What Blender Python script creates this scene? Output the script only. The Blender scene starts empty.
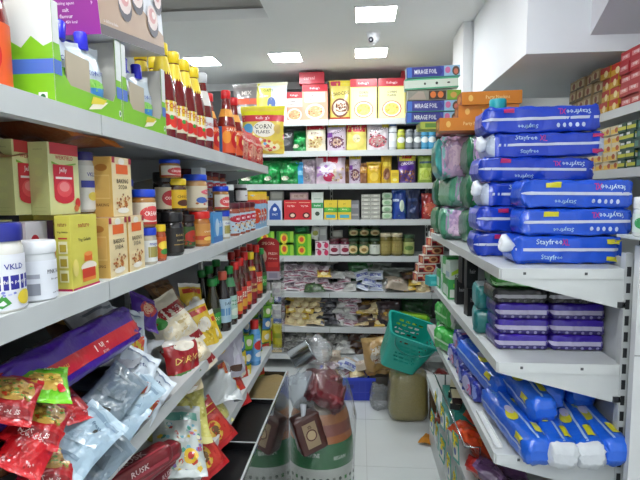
import bpy, math, random
from mathutils import Vector, Matrix, Euler, noise
random.seed(7)
C = bpy.data.collections.new('shop'); bpy.context.scene.collection.children.link(C)
PI = math.pi; R = math.radians

# ---------------------------------------------------------------- camera
SC = bpy.context.scene
EYE = Vector((0, 0, 1.6))
g = Vector((40, 45, 480)).normalized()
zc = (Vector((0, 1, 0)) - g * g.y).normalized()
xc = zc.cross(g); xc = xc if xc.x > 0 else -xc
def ray(px, py):
    d = Vector(((px-320)/480, (240-py)/480, 1.0))
    return Vector((d.dot(xc), d.dot(g), d.dot(zc)))
def at(px, py, x=None, y=None, z=None):
    d = ray(px, py)
    t = x/d.x if x is not None else (y/d.y if y is not None else (z-1.6)/d.z)
    return d*t + EYE
cam = bpy.data.objects.new('camera', bpy.data.cameras.new('camera')); C.objects.link(cam)
right = Vector((xc.x, g.x, zc.x)); up = Vector((xc.y, g.y, zc.y)); fwd = Vector((xc.z, g.z, zc.z))
cam.matrix_world = Matrix.Translation(EYE) @ Matrix((right, up, -fwd)).transposed().to_4x4()
cam.data.sensor_width = 36; cam.data.lens = 27; cam.data.clip_start = .02
SC.camera = cam

# ---------------------------------------------------------------- colour + materials
def hx(s):
    if not isinstance(s, str): return s
    s = s.lstrip('#')
    v = [int(s[i:i+2], 16)/255 for i in (0, 2, 4)]
    return tuple((c/12.92 if c <= .04045 else ((c+.055)/1.055)**2.4) for c in v)
W = 'f2f2f0'; K = '15151a'
MATS = {}
def mat(name, rough=.5, metal=0., coat=0., bump=0., bscale=60., var=0., vscale=8., trans=0., alpha=1., spec=.5, sss=0):
    if name in MATS: return MATS[name]
    m = bpy.data.materials.new(name); m.use_nodes = True
    nt = m.node_tree; n = nt.nodes; l = nt.links
    b = n['Principled BSDF']
    a = n.new('ShaderNodeAttribute'); a.attribute_name = 'Col'
    src = a.outputs['Color']
    tc = n.new('ShaderNodeTexCoord')
    if var:
        nz = n.new('ShaderNodeTexNoise'); nz.inputs['Scale'].default_value = vscale; nz.inputs['Detail'].default_value = 4
        l.new(tc.outputs['Object'], nz.inputs['Vector'])
        mp = n.new('ShaderNodeMapRange'); mp.inputs[1].default_value = .3; mp.inputs[2].default_value = .7
        mp.inputs[3].default_value = 1-var; mp.inputs[4].default_value = 1.
        l.new(nz.outputs[0], mp.inputs[0])
        mx = n.new('ShaderNodeMix'); mx.data_type = 'RGBA'; mx.blend_type = 'MULTIPLY'; mx.inputs[0].default_value = 1
        l.new(src, mx.inputs[6]); l.new(mp.outputs[0], mx.inputs[7]); src = mx.outputs[2]
    l.new(src, b.inputs['Base Color'])
    b.inputs['Roughness'].default_value = rough; b.inputs['Metallic'].default_value = metal
    b.inputs['Coat Weight'].default_value = coat; b.inputs['Coat Roughness'].default_value = .08
    b.inputs['Specular IOR Level'].default_value = spec
    b.inputs['Transmission Weight'].default_value = trans
    if alpha < 1:
        fr = n.new('ShaderNodeLayerWeight'); fr.inputs[0].default_value = .35
        mr = n.new('ShaderNodeMapRange'); mr.inputs[3].default_value = alpha; mr.inputs[4].default_value = min(1, alpha+.55)
        l.new(fr.outputs['Facing'], mr.inputs[0]); l.new(mr.outputs[0], b.inputs['Alpha'])
    if bump:
        nb = n.new('ShaderNodeTexNoise'); nb.inputs['Scale'].default_value = bscale; nb.inputs['Detail'].default_value = 3
        l.new(tc.outputs['Object'], nb.inputs['Vector'])
        bp = n.new('ShaderNodeBump'); bp.inputs['Strength'].default_value = bump; bp.inputs['Distance'].default_value = .01
        l.new(nb.outputs[0], bp.inputs['Height']); l.new(bp.outputs[0], b.inputs['Normal'])
    MATS[name] = m; return m
M_wall = mat('wall_paint', .7, bump=.03, bscale=40, var=.04, vscale=2)
M_ceil = mat('ceiling_paint', .8, var=.03, vscale=1.5)
M_steel = mat('enamelled_steel', .42, coat=.1, var=.07, vscale=9)
M_carton = mat('printed_carton', .42, coat=.15, var=.05, vscale=25)
M_film = mat('printed_film', .3, coat=.5, bump=.35, bscale=38, var=.06, vscale=30)
M_plastic = mat('moulded_plastic', .35, coat=.2)
M_glass = mat('filled_glass', .12, coat=.8)
M_label = mat('paper_label', .45, coat=.1)
M_metal = mat('bare_metal', .25, metal=1.)
def clearmat(name, rough, k, dif, bump=0, bscale=30):
    m = bpy.data.materials.new(name); m.use_nodes = True; n = m.node_tree.nodes; l = m.node_tree.links; n.clear()
    out = n.new('ShaderNodeOutputMaterial'); tr = n.new('ShaderNodeBsdfTransparent'); gl = n.new('ShaderNodeBsdfGlossy'); df = n.new('ShaderNodeBsdfDiffuse')
    a = n.new('ShaderNodeAttribute'); a.attribute_name = 'Col'; l.new(a.outputs['Color'], df.inputs['Color'])
    gl.inputs['Roughness'].default_value = rough; fr = n.new('ShaderNodeLayerWeight'); fr.inputs['Blend'].default_value = .5; pw = n.new('ShaderNodeMath'); pw.operation = 'POWER'; pw.inputs[1].default_value = 3.5; l.new(fr.outputs['Facing'], pw.inputs[0])
    mu = n.new('ShaderNodeMath'); mu.operation = 'MULTIPLY_ADD'; mu.inputs[1].default_value = k; mu.inputs[2].default_value = .05; mu.use_clamp = True
    l.new(pw.outputs[0], mu.inputs[0]); m1 = n.new('ShaderNodeMixShader'); m2 = n.new('ShaderNodeMixShader'); m1.inputs[0].default_value = dif
    l.new(tr.outputs[0], m1.inputs[1]); l.new(df.outputs[0], m1.inputs[2]); l.new(mu.outputs[0], m2.inputs[0]); l.new(m1.outputs[0], m2.inputs[1]); l.new(gl.outputs[0], m2.inputs[2])
    if bump:
        tc = n.new('ShaderNodeTexCoord'); nb = n.new('ShaderNodeTexNoise'); nb.inputs['Scale'].default_value = bscale; nb.inputs['Detail'].default_value = 3; l.new(tc.outputs['Object'], nb.inputs['Vector'])
        bp = n.new('ShaderNodeBump'); bp.inputs['Strength'].default_value = bump; bp.inputs['Distance'].default_value = .02; l.new(nb.outputs[0], bp.inputs['Height'])
        for q_ in (gl, fr): l.new(bp.outputs[0], q_.inputs['Normal'])
    l.new(m2.outputs[0], out.inputs[0]); return m
M_clear = clearmat('clear_film', .12, .7, .035, .7, 22)
M_acryl = clearmat('clear_acrylic', .03, 1.0, .03)
M_haze = clearmat('milky_film', .2, .8, .28, .9, 25)
M_grain = mat('loose_grain', .85, bump=1., bscale=300, var=.35, vscale=260)
M_black = mat('black_gloss', .06, coat=1., spec=.8)
M_cloth = mat('cloth', .9, bump=.4, bscale=120)
M_card = mat('cardboard', .8, var=.1)

# ---------------------------------------------------------------- geometry collector
class G:
    def __init__(s): s.v = []; s.f = []; s.c = []; s.s = []
    def add(s, vs, fs, col, smooth=False):
        o = len(s.v); s.v += [tuple(v) for v in vs]
        col = hx(col) if not isinstance(col, list) else [hx(c) for c in col]
        for i, f in enumerate(fs):
            s.f.append(tuple(o+k for k in f)); s.c.append(col[i] if isinstance(col, list) else col); s.s.append(smooth)
        return s
    def box(s, x0, x1, y0, y1, z0, z1, col, sides=None):
        vs = [(x0,y0,z0),(x1,y0,z0),(x1,y1,z0),(x0,y1,z0),(x0,y0,z1),(x1,y0,z1),(x1,y1,z1),(x0,y1,z1)]
        fs = [(0,1,5,4),(1,2,6,5),(2,3,7,6),(3,0,4,7),(4,5,6,7),(3,2,1,0)]   # front(-y) right back left top bottom
        cs = [col]*6
        if sides:
            for k, v in sides.items(): cs['f r b l t u'.split().index(k)] = v
        return s.add(vs, fs, cs)
    def bbox(s, x0, x1, y0, y1, z0, z1, col, b=.002):    # box with bevelled upright edges and top/bottom rims
        b = min(b, (x1-x0)*.45, (y1-y0)*.45, (z1-z0)*.45)
        def ring(i, z):
            return [(x0+i+b,y0+i,z),(x1-i-b,y0+i,z),(x1-i,y0+i+b,z),(x1-i,y1-i-b,z),(x1-i-b,y1-i,z),(x0+i+b,y1-i,z),(x0+i,y1-i-b,z),(x0+i,y0+i+b,z)]
        vs = ring(b, z0)+ring(0, z0+b)+ring(0, z1-b)+ring(b, z1)
        fs = [tuple(range(7,-1,-1)), tuple(range(24,32))]
        for k in range(3):
            for i in range(8): fs.append((k*8+i, k*8+(i+1)%8, k*8+8+(i+1)%8, k*8+8+i))
        return s.add(vs, fs, col)
    def lathe(s, prof, col, n=20, cap=True, sx=1, sy=1, cx=0, cy=0, wob=0, seed=0):
        vs = []; fs = []; cs = []
        for k, p in enumerate(prof):
            for i in range(n):
                a = 2*PI*i/n; r = p[0]
                if wob: r *= 1+wob*noise.noise(Vector((math.cos(a)*1.5, math.sin(a)*1.5, p[1]*9+seed)))
                vs.append((cx+r*math.cos(a)*sx, cy+r*math.sin(a)*sy, p[1]))
        for k in range(len(prof)-1):
            c = prof[k][2] if len(prof[k]) > 2 else col
            for i in range(n):
                fs.append((k*n+i, k*n+(i+1)%n, (k+1)*n+(i+1)%n, (k+1)*n+i)); cs.append(c)
        s.add(vs, fs, cs, True)
        if cap:
            for k, fl in ((0, True), (len(prof)-1, False)):
                if prof[k][0] > 1e-5:
                    idx = list(range(k*n, k*n+n)); idx = idx[::-1] if fl else idx
                    s.add([vs[i] for i in idx], [tuple(range(n))], col)
        return s
    def tube(s, pts, r, col, n=8):
        pts = [Vector(p) for p in pts]; vs = []; fs = []
        for k, p in enumerate(pts):
            t = (pts[min(k+1, len(pts)-1)]-pts[max(k-1, 0)]).normalized()
            u = t.orthogonal().normalized() if k == 0 else (u-t*u.dot(t)).normalized()
            w = t.cross(u); rr = r[k] if isinstance(r, (list, tuple)) else r
            for i in range(n):
                a = 2*PI*i/n; vs.append(p+(u*math.cos(a)+w*math.sin(a))*rr)
        for k in range(len(pts)-1):
            for i in range(n): fs.append((k*n+i, k*n+(i+1)%n, (k+1)*n+(i+1)%n, (k+1)*n+i))
        fs += [tuple(range(n))[::-1], tuple((len(pts)-1)*n+i for i in range(n))]
        return s.add(vs, fs, col, True)
    def grid(s, P, nu, nv, col, u0=0, u1=1, v0=0, v1=1, off=0, smooth=True, flip=False):
        vs = [P(u0+(u1-u0)*i/nu, v0+(v1-v0)*j/nv, off) for j in range(nv+1) for i in range(nu+1)]
        fs = []; cs = []
        for j in range(nv):
            for i in range(nu):
                a = j*(nu+1)+i; f = (a, a+1, a+nu+2, a+nu+1); fs.append(f[::-1] if flip else f)
                cs.append(col(u0+(u1-u0)*(i+.5)/nu, v0+(v1-v0)*(j+.5)/nv) if callable(col) else col)
        return s.add(vs, fs, cs, smooth)
    def print(s, P, Wd, Hd, ops, base=.0003, step=.00012, sub=1, smooth=False):
        """printed artwork laid on a surface given by P(u, v, off)"""
        for k, o in enumerate(ops):
            off = base+step*k; t = o[0]
            if t == 'r':
                _, a, b, c, d, col = o; n = max(1, int(sub*max(c-a, .01)+.99)); m = max(1, int(sub*max(d-b, .01)+.99))
                s.grid(P, n, m, col, a, c, b, d, off, smooth)
            elif t == 'e':
                _, cu, cv, ru, rv, col = o[:6]; n = 14; rings = 1 if sub <= 2 else (4 if ru > .13 else 2)
                n = 20 if rings == 4 else 14
                vs = [P(cu, cv, off)]
                for q in range(1, rings+1):
                    vs += [P(cu+ru*q/rings*math.cos(2*PI*i/n), cv+rv*q/rings*math.sin(2*PI*i/n), off) for i in range(n)]
                fs = [(0, 1+i, 1+(i+1)%n) for i in range(n)]
                for q in range(1, rings):
                    fs += [(1+(q-1)*n+i, 1+q*n+i, 1+q*n+(i+1)%n, 1+(q-1)*n+(i+1)%n) for i in range(n)]
                s.add(vs, fs, col, smooth)
            elif t == 'p':
                s.add([P(u, v, off) for u, v in o[1]], [tuple(range(len(o[1])))], o[2], smooth)
            elif t == 's':
                _, a, b, c, d, n, sz, cols = o; rnd = random.Random(int(a*97+b*31+n))
                for q in range(n):
                    cu = rnd.uniform(a, c); cv = rnd.uniform(b, d); r1 = sz*rnd.uniform(.6, 1.2); a0 = rnd.uniform(0, PI); m = 5
                    s.add([P(cu+r1*math.cos(a0+2*PI*i/m)*Hd/max(Wd, Hd), cv+r1*.8*math.sin(a0+2*PI*i/m)*Wd/max(Wd, Hd), off+q*.000004) for i in range(m)], [tuple(range(m))], rnd.choice(cols), smooth)
            elif t == 't':
                txt, cu, cv, h, col = o[1:6]; rot = o[6] if len(o) > 6 else 0; mw = o[7] if len(o) > 7 else None
                vs, fs, w = glyphs(txt)
                sc = h*Hd
                if mw and w*sc > mw*Wd: kx = mw*Wd/w
                else: kx = sc
                ca, sa = math.cos(rot), math.sin(rot); out = []
                for x, y in vs:
                    X = (x-w/2)*kx; Y = (y-.5)*sc
                    out.append(P(cu+(X*ca-Y*sa)/Wd, cv+(X*sa+Y*ca)/Hd, off))
                s.add(out, fs, col, smooth)
        return s
    def obj(s, name, m, parent=None, loc=None, rot=None):
        me = bpy.data.meshes.new(name); me.from_pydata(s.v, [], s.f); me.materials.append(m)
        at_ = me.color_attributes.new('Col', 'FLOAT_COLOR', 'CORNER'); buf = []
        for f, c in zip(s.f, s.c):
            buf += (c[0], c[1], c[2], 1.)*len(f)
        at_.data.foreach_set('color', buf); me.polygons.foreach_set('use_smooth', s.s)
        me.update(); o = bpy.data.objects.new(name, me); C.objects.link(o); o.parent = parent
        if loc: o.location = loc
        if rot: o.rotation_euler = rot
        return o
GL = {}
def glyphs(t):
    if t in GL: return GL[t]
    cu = bpy.data.curves.new('lettering', 'FONT'); cu.body = t; cu.resolution_u = 1; cu.offset = .012; cu.size = 1
    o = bpy.data.objects.new('lettering', cu); SC.collection.objects.link(o)
    dg = bpy.context.evaluated_depsgraph_get(); me = o.evaluated_get(dg).to_mesh()
    vs = [(v.co.x, v.co.y) for v in me.vertices]; fs = [tuple(p.vertices) for p in me.polygons]
    o.evaluated_get(dg).to_mesh_clear(); bpy.data.objects.remove(o); bpy.data.curves.remove(cu)
    x0 = min(v[0] for v in vs); x1 = max(v[0] for v in vs); y0 = min(v[1] for v in vs); y1 = max(v[1] for v in vs); h = (y1-y0) or 1
    vs = [((x-x0)/h, (y-y0)/h) for x, y in vs]
    GL[t] = (vs, fs, (x1-x0)/h); return GL[t]

# ---------------------------------------------------------------- things
def empty(name):
    o = bpy.data.objects.new(name, None); C.objects.link(o); o.empty_display_size = .05; return o
def tag(o, label, cat, group=None, kind=None):
    o['label'] = label; o['category'] = cat
    if group: o['group'] = group
    if kind: o['kind'] = kind
    return o
def struct(name, gg, m):
    o = gg.obj(name, m); o['kind'] = 'structure'; return o
def dup(o, parent=None):
    c = o.copy(); C.objects.link(c); c.parent = parent
    for ch in KIDS.get(o.name, []): dup(ch, c)
    return c
KIDS = {}
KINDS = {}; PROTO = {}
def put(key, loc, rot=(0, 0, 0), label='', group=None, s=1):
    name, cat, fn = KINDS[key]
    if key in PROTO: o = dup(PROTO[key])
    else:
        before = set(C.objects); o = fn(); PROTO[key] = o
        for q in list(C.objects):
            if q not in before and q.parent: KIDS.setdefault(q.parent.name, []).append(q)
    if isinstance(rot, (int, float)): rot = (0, 0, rot)
    o.location = loc; o.rotation_euler = tuple(R(a) for a in rot)
    o.scale = (s, s, s) if isinstance(s, (int, float)) else s
    if 'group' in o.keys(): del o['group']
    return tag(o, label, cat, group)
ORD = ['first','second','third','fourth','fifth','sixth','seventh','eighth','ninth','tenth','eleventh','twelfth','thirteenth','fourteenth','fifteenth','sixteenth']

def faceP(o, eu, ev):
    o, eu, ev = Vector(o), Vector(eu), Vector(ev); n = eu.cross(ev).normalized()
    return lambda u, v, off=0: o+eu*u+ev*v+n*off
def carton(name, w, d, h, col, front=(), side=(), top=(), cols=None):
    def fn():
        q = G(); q.box(-w/2, w/2, -d/2, d/2, 0, h, col, cols)
        q.print(faceP((-w/2,-d/2,0), (w,0,0), (0,0,h)), w, h, front)
        q.print(faceP((-w/2,d/2,0), (0,-d,0), (0,0,h)), d, h, side)
        q.print(faceP((w/2,-d/2,0), (0,d,0), (0,0,h)), d, h, side)
        q.print(faceP((-w/2,-d/2,h), (w,0,0), (0,d,0)), w, d, top)
        return q.obj(name, M_carton)
    return fn
def cylP(r, z0, z1, span=200, r1=None):
    r1 = r1 or r
    def P(u, v, off=0):
        a = R(-90+(u-.5)*span); rr = r+(r1-r)*v+off
        return Vector((rr*math.cos(a), rr*math.sin(a), z0+(z1-z0)*v))
    return P
def jar(name, r, h, body, lid, lab, ops=(), lz=(.15, .72), lidh=.22, neck=.9, clear=False, span=200, n=22, lidr=1.0, mat_=None):
    def fn():
        t = empty(name); hb = h*(1-lidh)
        G().lathe([(r*.88,0),(r,.004),(r,hb*.86),(r*.97,hb*.93),(r*neck,hb*.99),(r*neck*.98,hb)], body, n).obj('jar_body', mat_ or M_glass, t)
        rl = r*lidr
        L = [(rl*.98,hb),(rl,hb+.002),(rl,h-.003),(rl*.95,h)]
        G().lathe(L, lid, n).obj('lid', M_plastic, t)
        if lab:
            P = cylP(r+.0006, hb*lz[0], hb*lz[1]+hb*.1, span); ww = R(span)*r; hh = hb*(lz[1]+.1-lz[0])
            q = G(); q.grid(P, 14, 1, lab); q.print(P, ww, hh, ops, .0003, .0002, 10, True); q.obj('label', M_label, t)
        return t
    return fn
def bottle(name, prof, body, cap, capz, lab=None, ops=(), neck=None, n=20, m=None, span=230):
    """prof: (r, z) outline; capz: (r, z0, z1); lab: (r, z0, z1, colour); neck: (r, z0, z1, r1, colour)"""
    def fn():
        t = empty(name)
        G().lathe(prof, body, n).obj('bottle_body', m or M_glass, t)
        r, a, b = capz
        G().lathe([(r*.96,a),(r,a+.001),(r,b-.003),(r*.88,b)], cap, 16).obj('cap', M_plastic, t)
        if lab:
            r, a, b, c = lab; P = cylP(r+.0006, a, b, span)
            q = G(); q.grid(P, 14, 1, c); q.print(P, R(span)*r, b-a, ops, .0003, .0002, 10, True); q.obj('label', M_label, t)
        if neck:
            r, a, b, r1, c = neck
            G().lathe([(r+.0006,a),(r1+.0006,b)], c, 18, cap=False).obj('neck_label', M_label, t)
        return t
    return fn
def pouchP(w, h, t, seed=0, gusset=False, sgn=1, seal=.07, wr=.12, waist=.07):
    def P(u, v, off=0):
        a = abs(2*u-1)
        fu = max(0., 1-a**2.6)**.62
        if v > 1-seal: fv = 0
        else:
            k = (1-seal-v)/(1-seal); fv = min(1, k*3.2)**.6
        if not gusset:
            fv = 0 if v < seal else fv*min(1, (v-seal)*3.6)**.6
        else: fv *= .75+.25*min(1, v*6)
        th = t/2*fu*fv
        nz = noise.noise(Vector((u*3.1+seed*7.3, v*3.9+sgn*2, seed*1.7)))+.5*noise.noise(Vector((u*9+seed, v*7, seed+sgn)))
        th += t*wr*nz*min(1, fu*1.5)*(.35+.65*(fv > 0))
        x = (u-.5)*w*(1-waist*fv)+.012*w*noise.noise(Vector((v*5, seed, 3)))
        z = (v-.5)*h+.02*h*noise.noise(Vector((u*4, seed+9, 1)))*(2*v-1)
        yb = t*.10*noise.noise(Vector((u*2+seed, v*2, 5)))
        return Vector((x, yb-sgn*(th+off)-(off if sgn < 0 else 0)*0, z))
    return P
def pouch(name, w, h, t, col, ops=(), seal='', seed=0, gusset=False, nu=18, nv=22, m=None, back=None, wr=.12, sealw=.07):
    def fn():
        q = G(); P = pouchP(w, h, t, seed, gusset, 1, sealw, wr); Q = pouchP(w, h, t, seed, gusset, -1, sealw, wr)
        sc = seal or col
        cf = lambda u, v: sc if (v > 1-sealw or (v < sealw and not gusset)) else col
        q.grid(P, nu, nv, cf); q.grid(Q, nu, nv, back or cf, flip=True)
        if gusset:
            vs = [P(i/nu, 0) for i in range(nu+1)]+[Q(i/nu, 0) for i in range(nu+1)]
            q.add(vs, [(i, i+nu+1, i+nu+2, i+1) for i in range(nu)], col)
        q.print(P, w, h, ops, .0012, .0003, 12, True)
        return q.obj(name, m or M_film)
    return fn
def brickP(w, d, h, face, seed=0, pinch=.12, soft=.35, wr=.02):
    """soft rectangular pack along x with gathered ends; face f (front), t (top), a (all round)"""
    def sec(s, a, off):
        e = min(s, 1-s)/pinch; k = 1 if e >= 1 else .34+.66*(1-(1-e)**2.4)**.5
        kd = 1 if e >= 1 else .72+.28*e**.5
        ca, sa = math.cos(a), math.sin(a); p = soft
        y = d/2*kd*math.copysign(abs(ca)**p, ca); z = h/2*k*math.copysign(abs(sa)**p, sa)
        nn = wr*(noise.noise(Vector((s*9+seed*3, ca*2, sa*2+seed)))+((2.6*max(0, 1-e/1.7)+.25)*noise.noise(Vector((s*38, ca*5+seed, sa*5)))))
        y *= 1+nn*2; z *= 1+nn*2
        m = math.hypot(ca, sa)
        return Vector(((s-.5)*w, y+off*ca, z+off*sa))
    return sec
def brick(name, w, d, h, col, front=(), top=(), endcol=None, seed=0, pinch=.12, m=None, ns=30, soft=.35, wr=.02, endops=()):
    def fn():
        q = G(); S = brickP(w, d, h, 'a', seed, pinch, soft, wr); na = 28
        sp = [(.45*(i/ns)+.55*(.5-.5*math.cos(PI*i/ns))) for i in range(ns+1)]; vs = [S(sp[i], 2*PI*j/na+PI/na, 0) for i in range(ns+1) for j in range(na)]
        fs = []; cs = []
        for i in range(ns):
            for j in range(na):
                fs.append((i*na+j, i*na+(j+1)%na, (i+1)*na+(j+1)%na, (i+1)*na+j)[::-1])
                s = (sp[i]+sp[i+1])/2; cs.append(endcol if endcol and min(s, 1-s) < pinch*.7 else col)
        q.add(vs, fs, cs, True)
        q.add([vs[j] for j in range(na)], [tuple(range(na))], endcol or col); q.add([vs[ns*na+j] for j in range(na)], [tuple(range(na))[::-1]], endcol or col)
        # front face (-y): height angle solved so that v is linear across the flat face
        def inv(v):
            c = max(-.999, min(.999, 2*v-1)); return math.copysign(abs(c)**(1/soft), c)
        PF = lambda u, v, off=0: (lambda sa: (lambda y: y+Vector((0, -off, 0)))(S(u, math.atan2(sa, -math.sqrt(max(0, 1-sa*sa))), 0)))(inv(v))
        PT = lambda u, v, off=0: (lambda ca: (lambda y: y+Vector((0, 0, off)))(S(u, math.atan2(math.sqrt(max(0, 1-ca*ca)), ca), 0)))(inv(v))
        q.print(PF, w, h, front, .0024, .0003, 30, True); q.print(PT, w, d, top, .0024, .0003, 30, True)
        return q.obj(name, m or M_film)
    return fn
def kind(key, name, cat, fn): KINDS[key] = (name, cat, fn)

# ================================================================ ROOM
CW = 'f0f1f1'
def slab(name, x0, x1, y0, y1, z0, z1, col, m, n=1):
    return struct(name, G().box(x0, x1, y0, y1, z0, z1, col), m)
# glossy pale floor tiles 0.6 m with thin joints
q = G(); q.box(-2.4, 2.0, -2.2, 4.9, -.06, -.002, 'b3b5b4')
for i in range(8):
    for j in range(12):
        x0 = -2.35+i*.6-.01; y0 = -2.2+j*.6+.12
        q.box(x0+.0015, min(x0+.5985, 2.0), y0+.0015, min(y0+.5985, 4.9), -.002, 0, 'cdd1d0')
M_floor = mat('polished_tile', .22, coat=.3, var=.05, vscale=3)
struct('floor', q, M_floor)
slab('wall_back', -2.4, 2.0, 4.75, 4.9, 0, 2.7, CW, M_wall)
slab('wall_left', -2.4, -2.3, -2.2, 4.75, 0, 2.7, CW, M_wall)
slab('wall_right', 1.47, 2.0, -2.2, 4.75, 0, 2.7, CW, M_wall)
slab('wall_front', -2.3, 1.47, -2.2, -2.1, 0, 2.7, CW, M_wall)
# ceiling with a recessed tray over the left aisle
q = G(); z = 2.7
for a, b, c, d in ((-2.4,-1.9,-2.2,4.9),(-1.9,-.565,-2.2,.9),(-1.9,-.565,3.06,4.9),(-.565,2.0,-2.2,4.9)):
    q.box(a, b, c, d, z, z+.06, 'f4f5f3')
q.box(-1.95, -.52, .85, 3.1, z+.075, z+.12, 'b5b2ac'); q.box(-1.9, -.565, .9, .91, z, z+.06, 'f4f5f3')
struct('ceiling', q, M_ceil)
# bulkhead and stair soffit on the right, pillar behind
slab('trim_1', .72, 1.47, 2.22, 3.23, 2.205, 2.7, 'f0f2f4', M_wall)
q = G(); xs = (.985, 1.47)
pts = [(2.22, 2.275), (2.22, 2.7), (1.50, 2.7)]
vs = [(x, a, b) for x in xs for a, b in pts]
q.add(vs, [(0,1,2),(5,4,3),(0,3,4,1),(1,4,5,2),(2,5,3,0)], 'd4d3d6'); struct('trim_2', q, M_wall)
slab('trim_3', .66, .92, 3.25, 3.6, 0, 2.7, CW, M_wall)
# ---- lamps
def f_lamp():
    t = empty('ceiling_light'); h = .12
    q = G(); q.box(-h-.008, h+.008, -h-.008, -h, -.006, 0, W); q.box(-h-.008, h+.008, h, h+.008, -.006, 0, W)
    q.box(-h-.008, -h, -h, h, -.006, 0, W); q.box(h, h+.008, -h, h, -.006, 0, W); q.obj('frame', M_plastic, t)
    m = bpy.data.materials.new('lit_diffuser'); m.use_nodes = True; b = m.node_tree.nodes['Principled BSDF']
    b.inputs['Emission Color'].default_value = (.93, .97, 1, 1); b.inputs['Emission Strength'].default_value = LAMP
    G().box(-h, h, -h, h, -.004, -.001, W).obj('diffuser', m, t)
    return t
LAMP = 46
kind('lamp', 'ceiling_light', 'light', f_lamp)
for i, (x, y, l) in enumerate([(.095, 3.06, 'square ceiling panel light nearest the camera, in front of the dome camera'), (.085, 3.86, 'square ceiling panel light just behind the dome camera'),
        (-.59, 3.91, 'square ceiling panel light in the middle of the back row, between the other two'), (-1.28, 3.95, 'square ceiling panel light at the left end of the back row')]):
    put('lamp', (x, y, 2.7), 0, l, 'square ceiling lights')
for x in (.1, -.3, -1.3):
    for y in (.5, -.6, -1.5): put('lamp', (x, y, 2.7), 0, 'square ceiling panel light over the aisle behind the camera', 'ceiling lights behind the camera')
put('lamp', (.15, 1.9, 2.7), 0, 'square ceiling panel light over the near aisle, just out of frame')
# dome camera
t = empty('security_camera'); t.location = at(373.5, 33, z=2.7)
G().lathe([(.045,-.012),(.05,-.004),(.05,0)], W, 24).obj('mounting_ring', M_plastic, t)
q = G(); q.lathe([(.0,-.075),(.02,-.072),(.036,-.055),(.043,-.03),(.044,-.012)], 'e8e8ea', 24); q.obj('camera_dome', M_plastic, t)
q = G(); q.lathe([(.018,0),(.018,.014),(.014,.016)], '30303a', 16); q.lathe([(.008,.016),(.006,.02)], 'b8b8c0', 12); q.obj('lens', M_glass, t, (-.014,-.024,-.048), (R(118), 0, R(-25)))
tag(t, 'small white dome security camera mounted on the ceiling', 'camera')

# ================================================================ SHELVING
SH = 'c9cdcc'
def board(x0, x1, y0, y1, z, lip, side, name='shelf_board', par=None, lipcol=SH):
    """deck whose top is z, folded lip on given side, little brackets under the ends"""
    q = G(); q.box(x0, x1, y0, y1, z-.018, z, SH)
    if side == 'x+': q.box(x1-.003, x1+.004, y0, y1, z-lip, z+.001, lipcol); q.box(x1-.02, x1-.003, y0, y1, z-lip, z-lip+.003, SH)
    if side == 'x-': q.box(x0-.004, x0+.003, y0, y1, z-lip, z+.001, lipcol); q.box(x0+.003, x0+.02, y0, y1, z-lip, z-lip+.003, SH)
    if side == 'y-': q.box(x0, x1, y0-.004, y0+.003, z-lip, z+.001, lipcol); q.box(x0, x1, y0+.003, y0+.02, z-lip, z-lip+.003, SH)
    return q.obj(name, M_steel, par)
def post(x0, x1, y0, y1, h, par, slots, col='c4c8c7'):
    q = G(); q.box(x0, x1, y0, y1, 0, h, col)
    k = int(h/.05)
    for i in range(1, k):
        z = i*.05
        if slots == 'x+': q.box(x1-.001, x1+.0006, (y0+y1)/2-.004, (y0+y1)/2+.004, z, z+.028, '2a2c2e')
        if slots == 'y-': q.box((x0+x1)/2-.006, (x0+x1)/2+.006, y0-.0006, y0+.001, z, z+.03, '2a2c2e')
    return q.obj('upright', M_steel, par)
# left gondola: three bays along the aisle
LS = (1.742, 1.449, 1.122, .835)
t = empty('shelving_unit'); t.location = (0, 0, 0)
YB = (-.72, .048, .819, 1.592, 2.36)
for k, z in enumerate(LS):
    for a, b in zip(YB[:-1], YB[1:]): board(-.80, -.454, a+.0015, b-.0015, z, .034, 'x+', par=t)
for a, b in zip(YB[:-1], YB[1:]):
    G().box(-.825, -.815, a+.001, b-.001, 0, 2.02, '44474a').obj('back_panel', M_steel, t)
    G().box(-.80, -.47, a+.001, b-.001, 0, .12, 'b9bdbc').obj('base_deck', M_steel, t)
for y in YB: post(-.815, -.80, y-.012, y+.012, 2.04, t, 'x+')
for y in YB[1:]:
    for z in LS:
        G().add([(-.80,y-.002,z-.02),(-.47,y-.002,z-.02),(-.47,y-.002,z-.032),(-.80,y-.002,z-.1),(-.80,y+.002,z-.02),(-.47,y+.002,z-.02),(-.47,y+.002,z-.032),(-.80,y+.002,z-.1)],
            [(0,1,2,3),(7,6,5,4),(0,4,5,1),(1,5,6,2),(2,6,7,3),(3,7,4,0)], 'b9bdbc').obj('bracket', M_steel, t)
tag(t, 'long white steel shelving run along the left of the aisle with four loaded shelves', 'shelving')
# back wall shelving, three bays
BS = (2.265, 1.994, 1.702, 1.38, 1.052, .72, .393, .137)
t = empty('shelving_unit')
XB = (-2.11, -1.195, -.277, .64, 1.46)
for z in BS:
    for a, b in zip(XB[:-1], XB[1:]): board(a+.002, b-.002, 4.304, 4.69, z, .05, 'y-', par=t)
for a, b in zip(XB[:-1], XB[1:]): G().box(a+.001, b-.001, 4.705, 4.715, 0, 2.62, '4c4e50').obj('back_panel', M_steel, t)  # dark colour and extra height stand in for shade on the wall behind
for x in XB: post(x-.014, x+.014, 4.69, 4.705, 2.38, t, 'y-')
tag(t, 'tall white steel shelving across the back wall with eight shelves', 'shelving')
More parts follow.
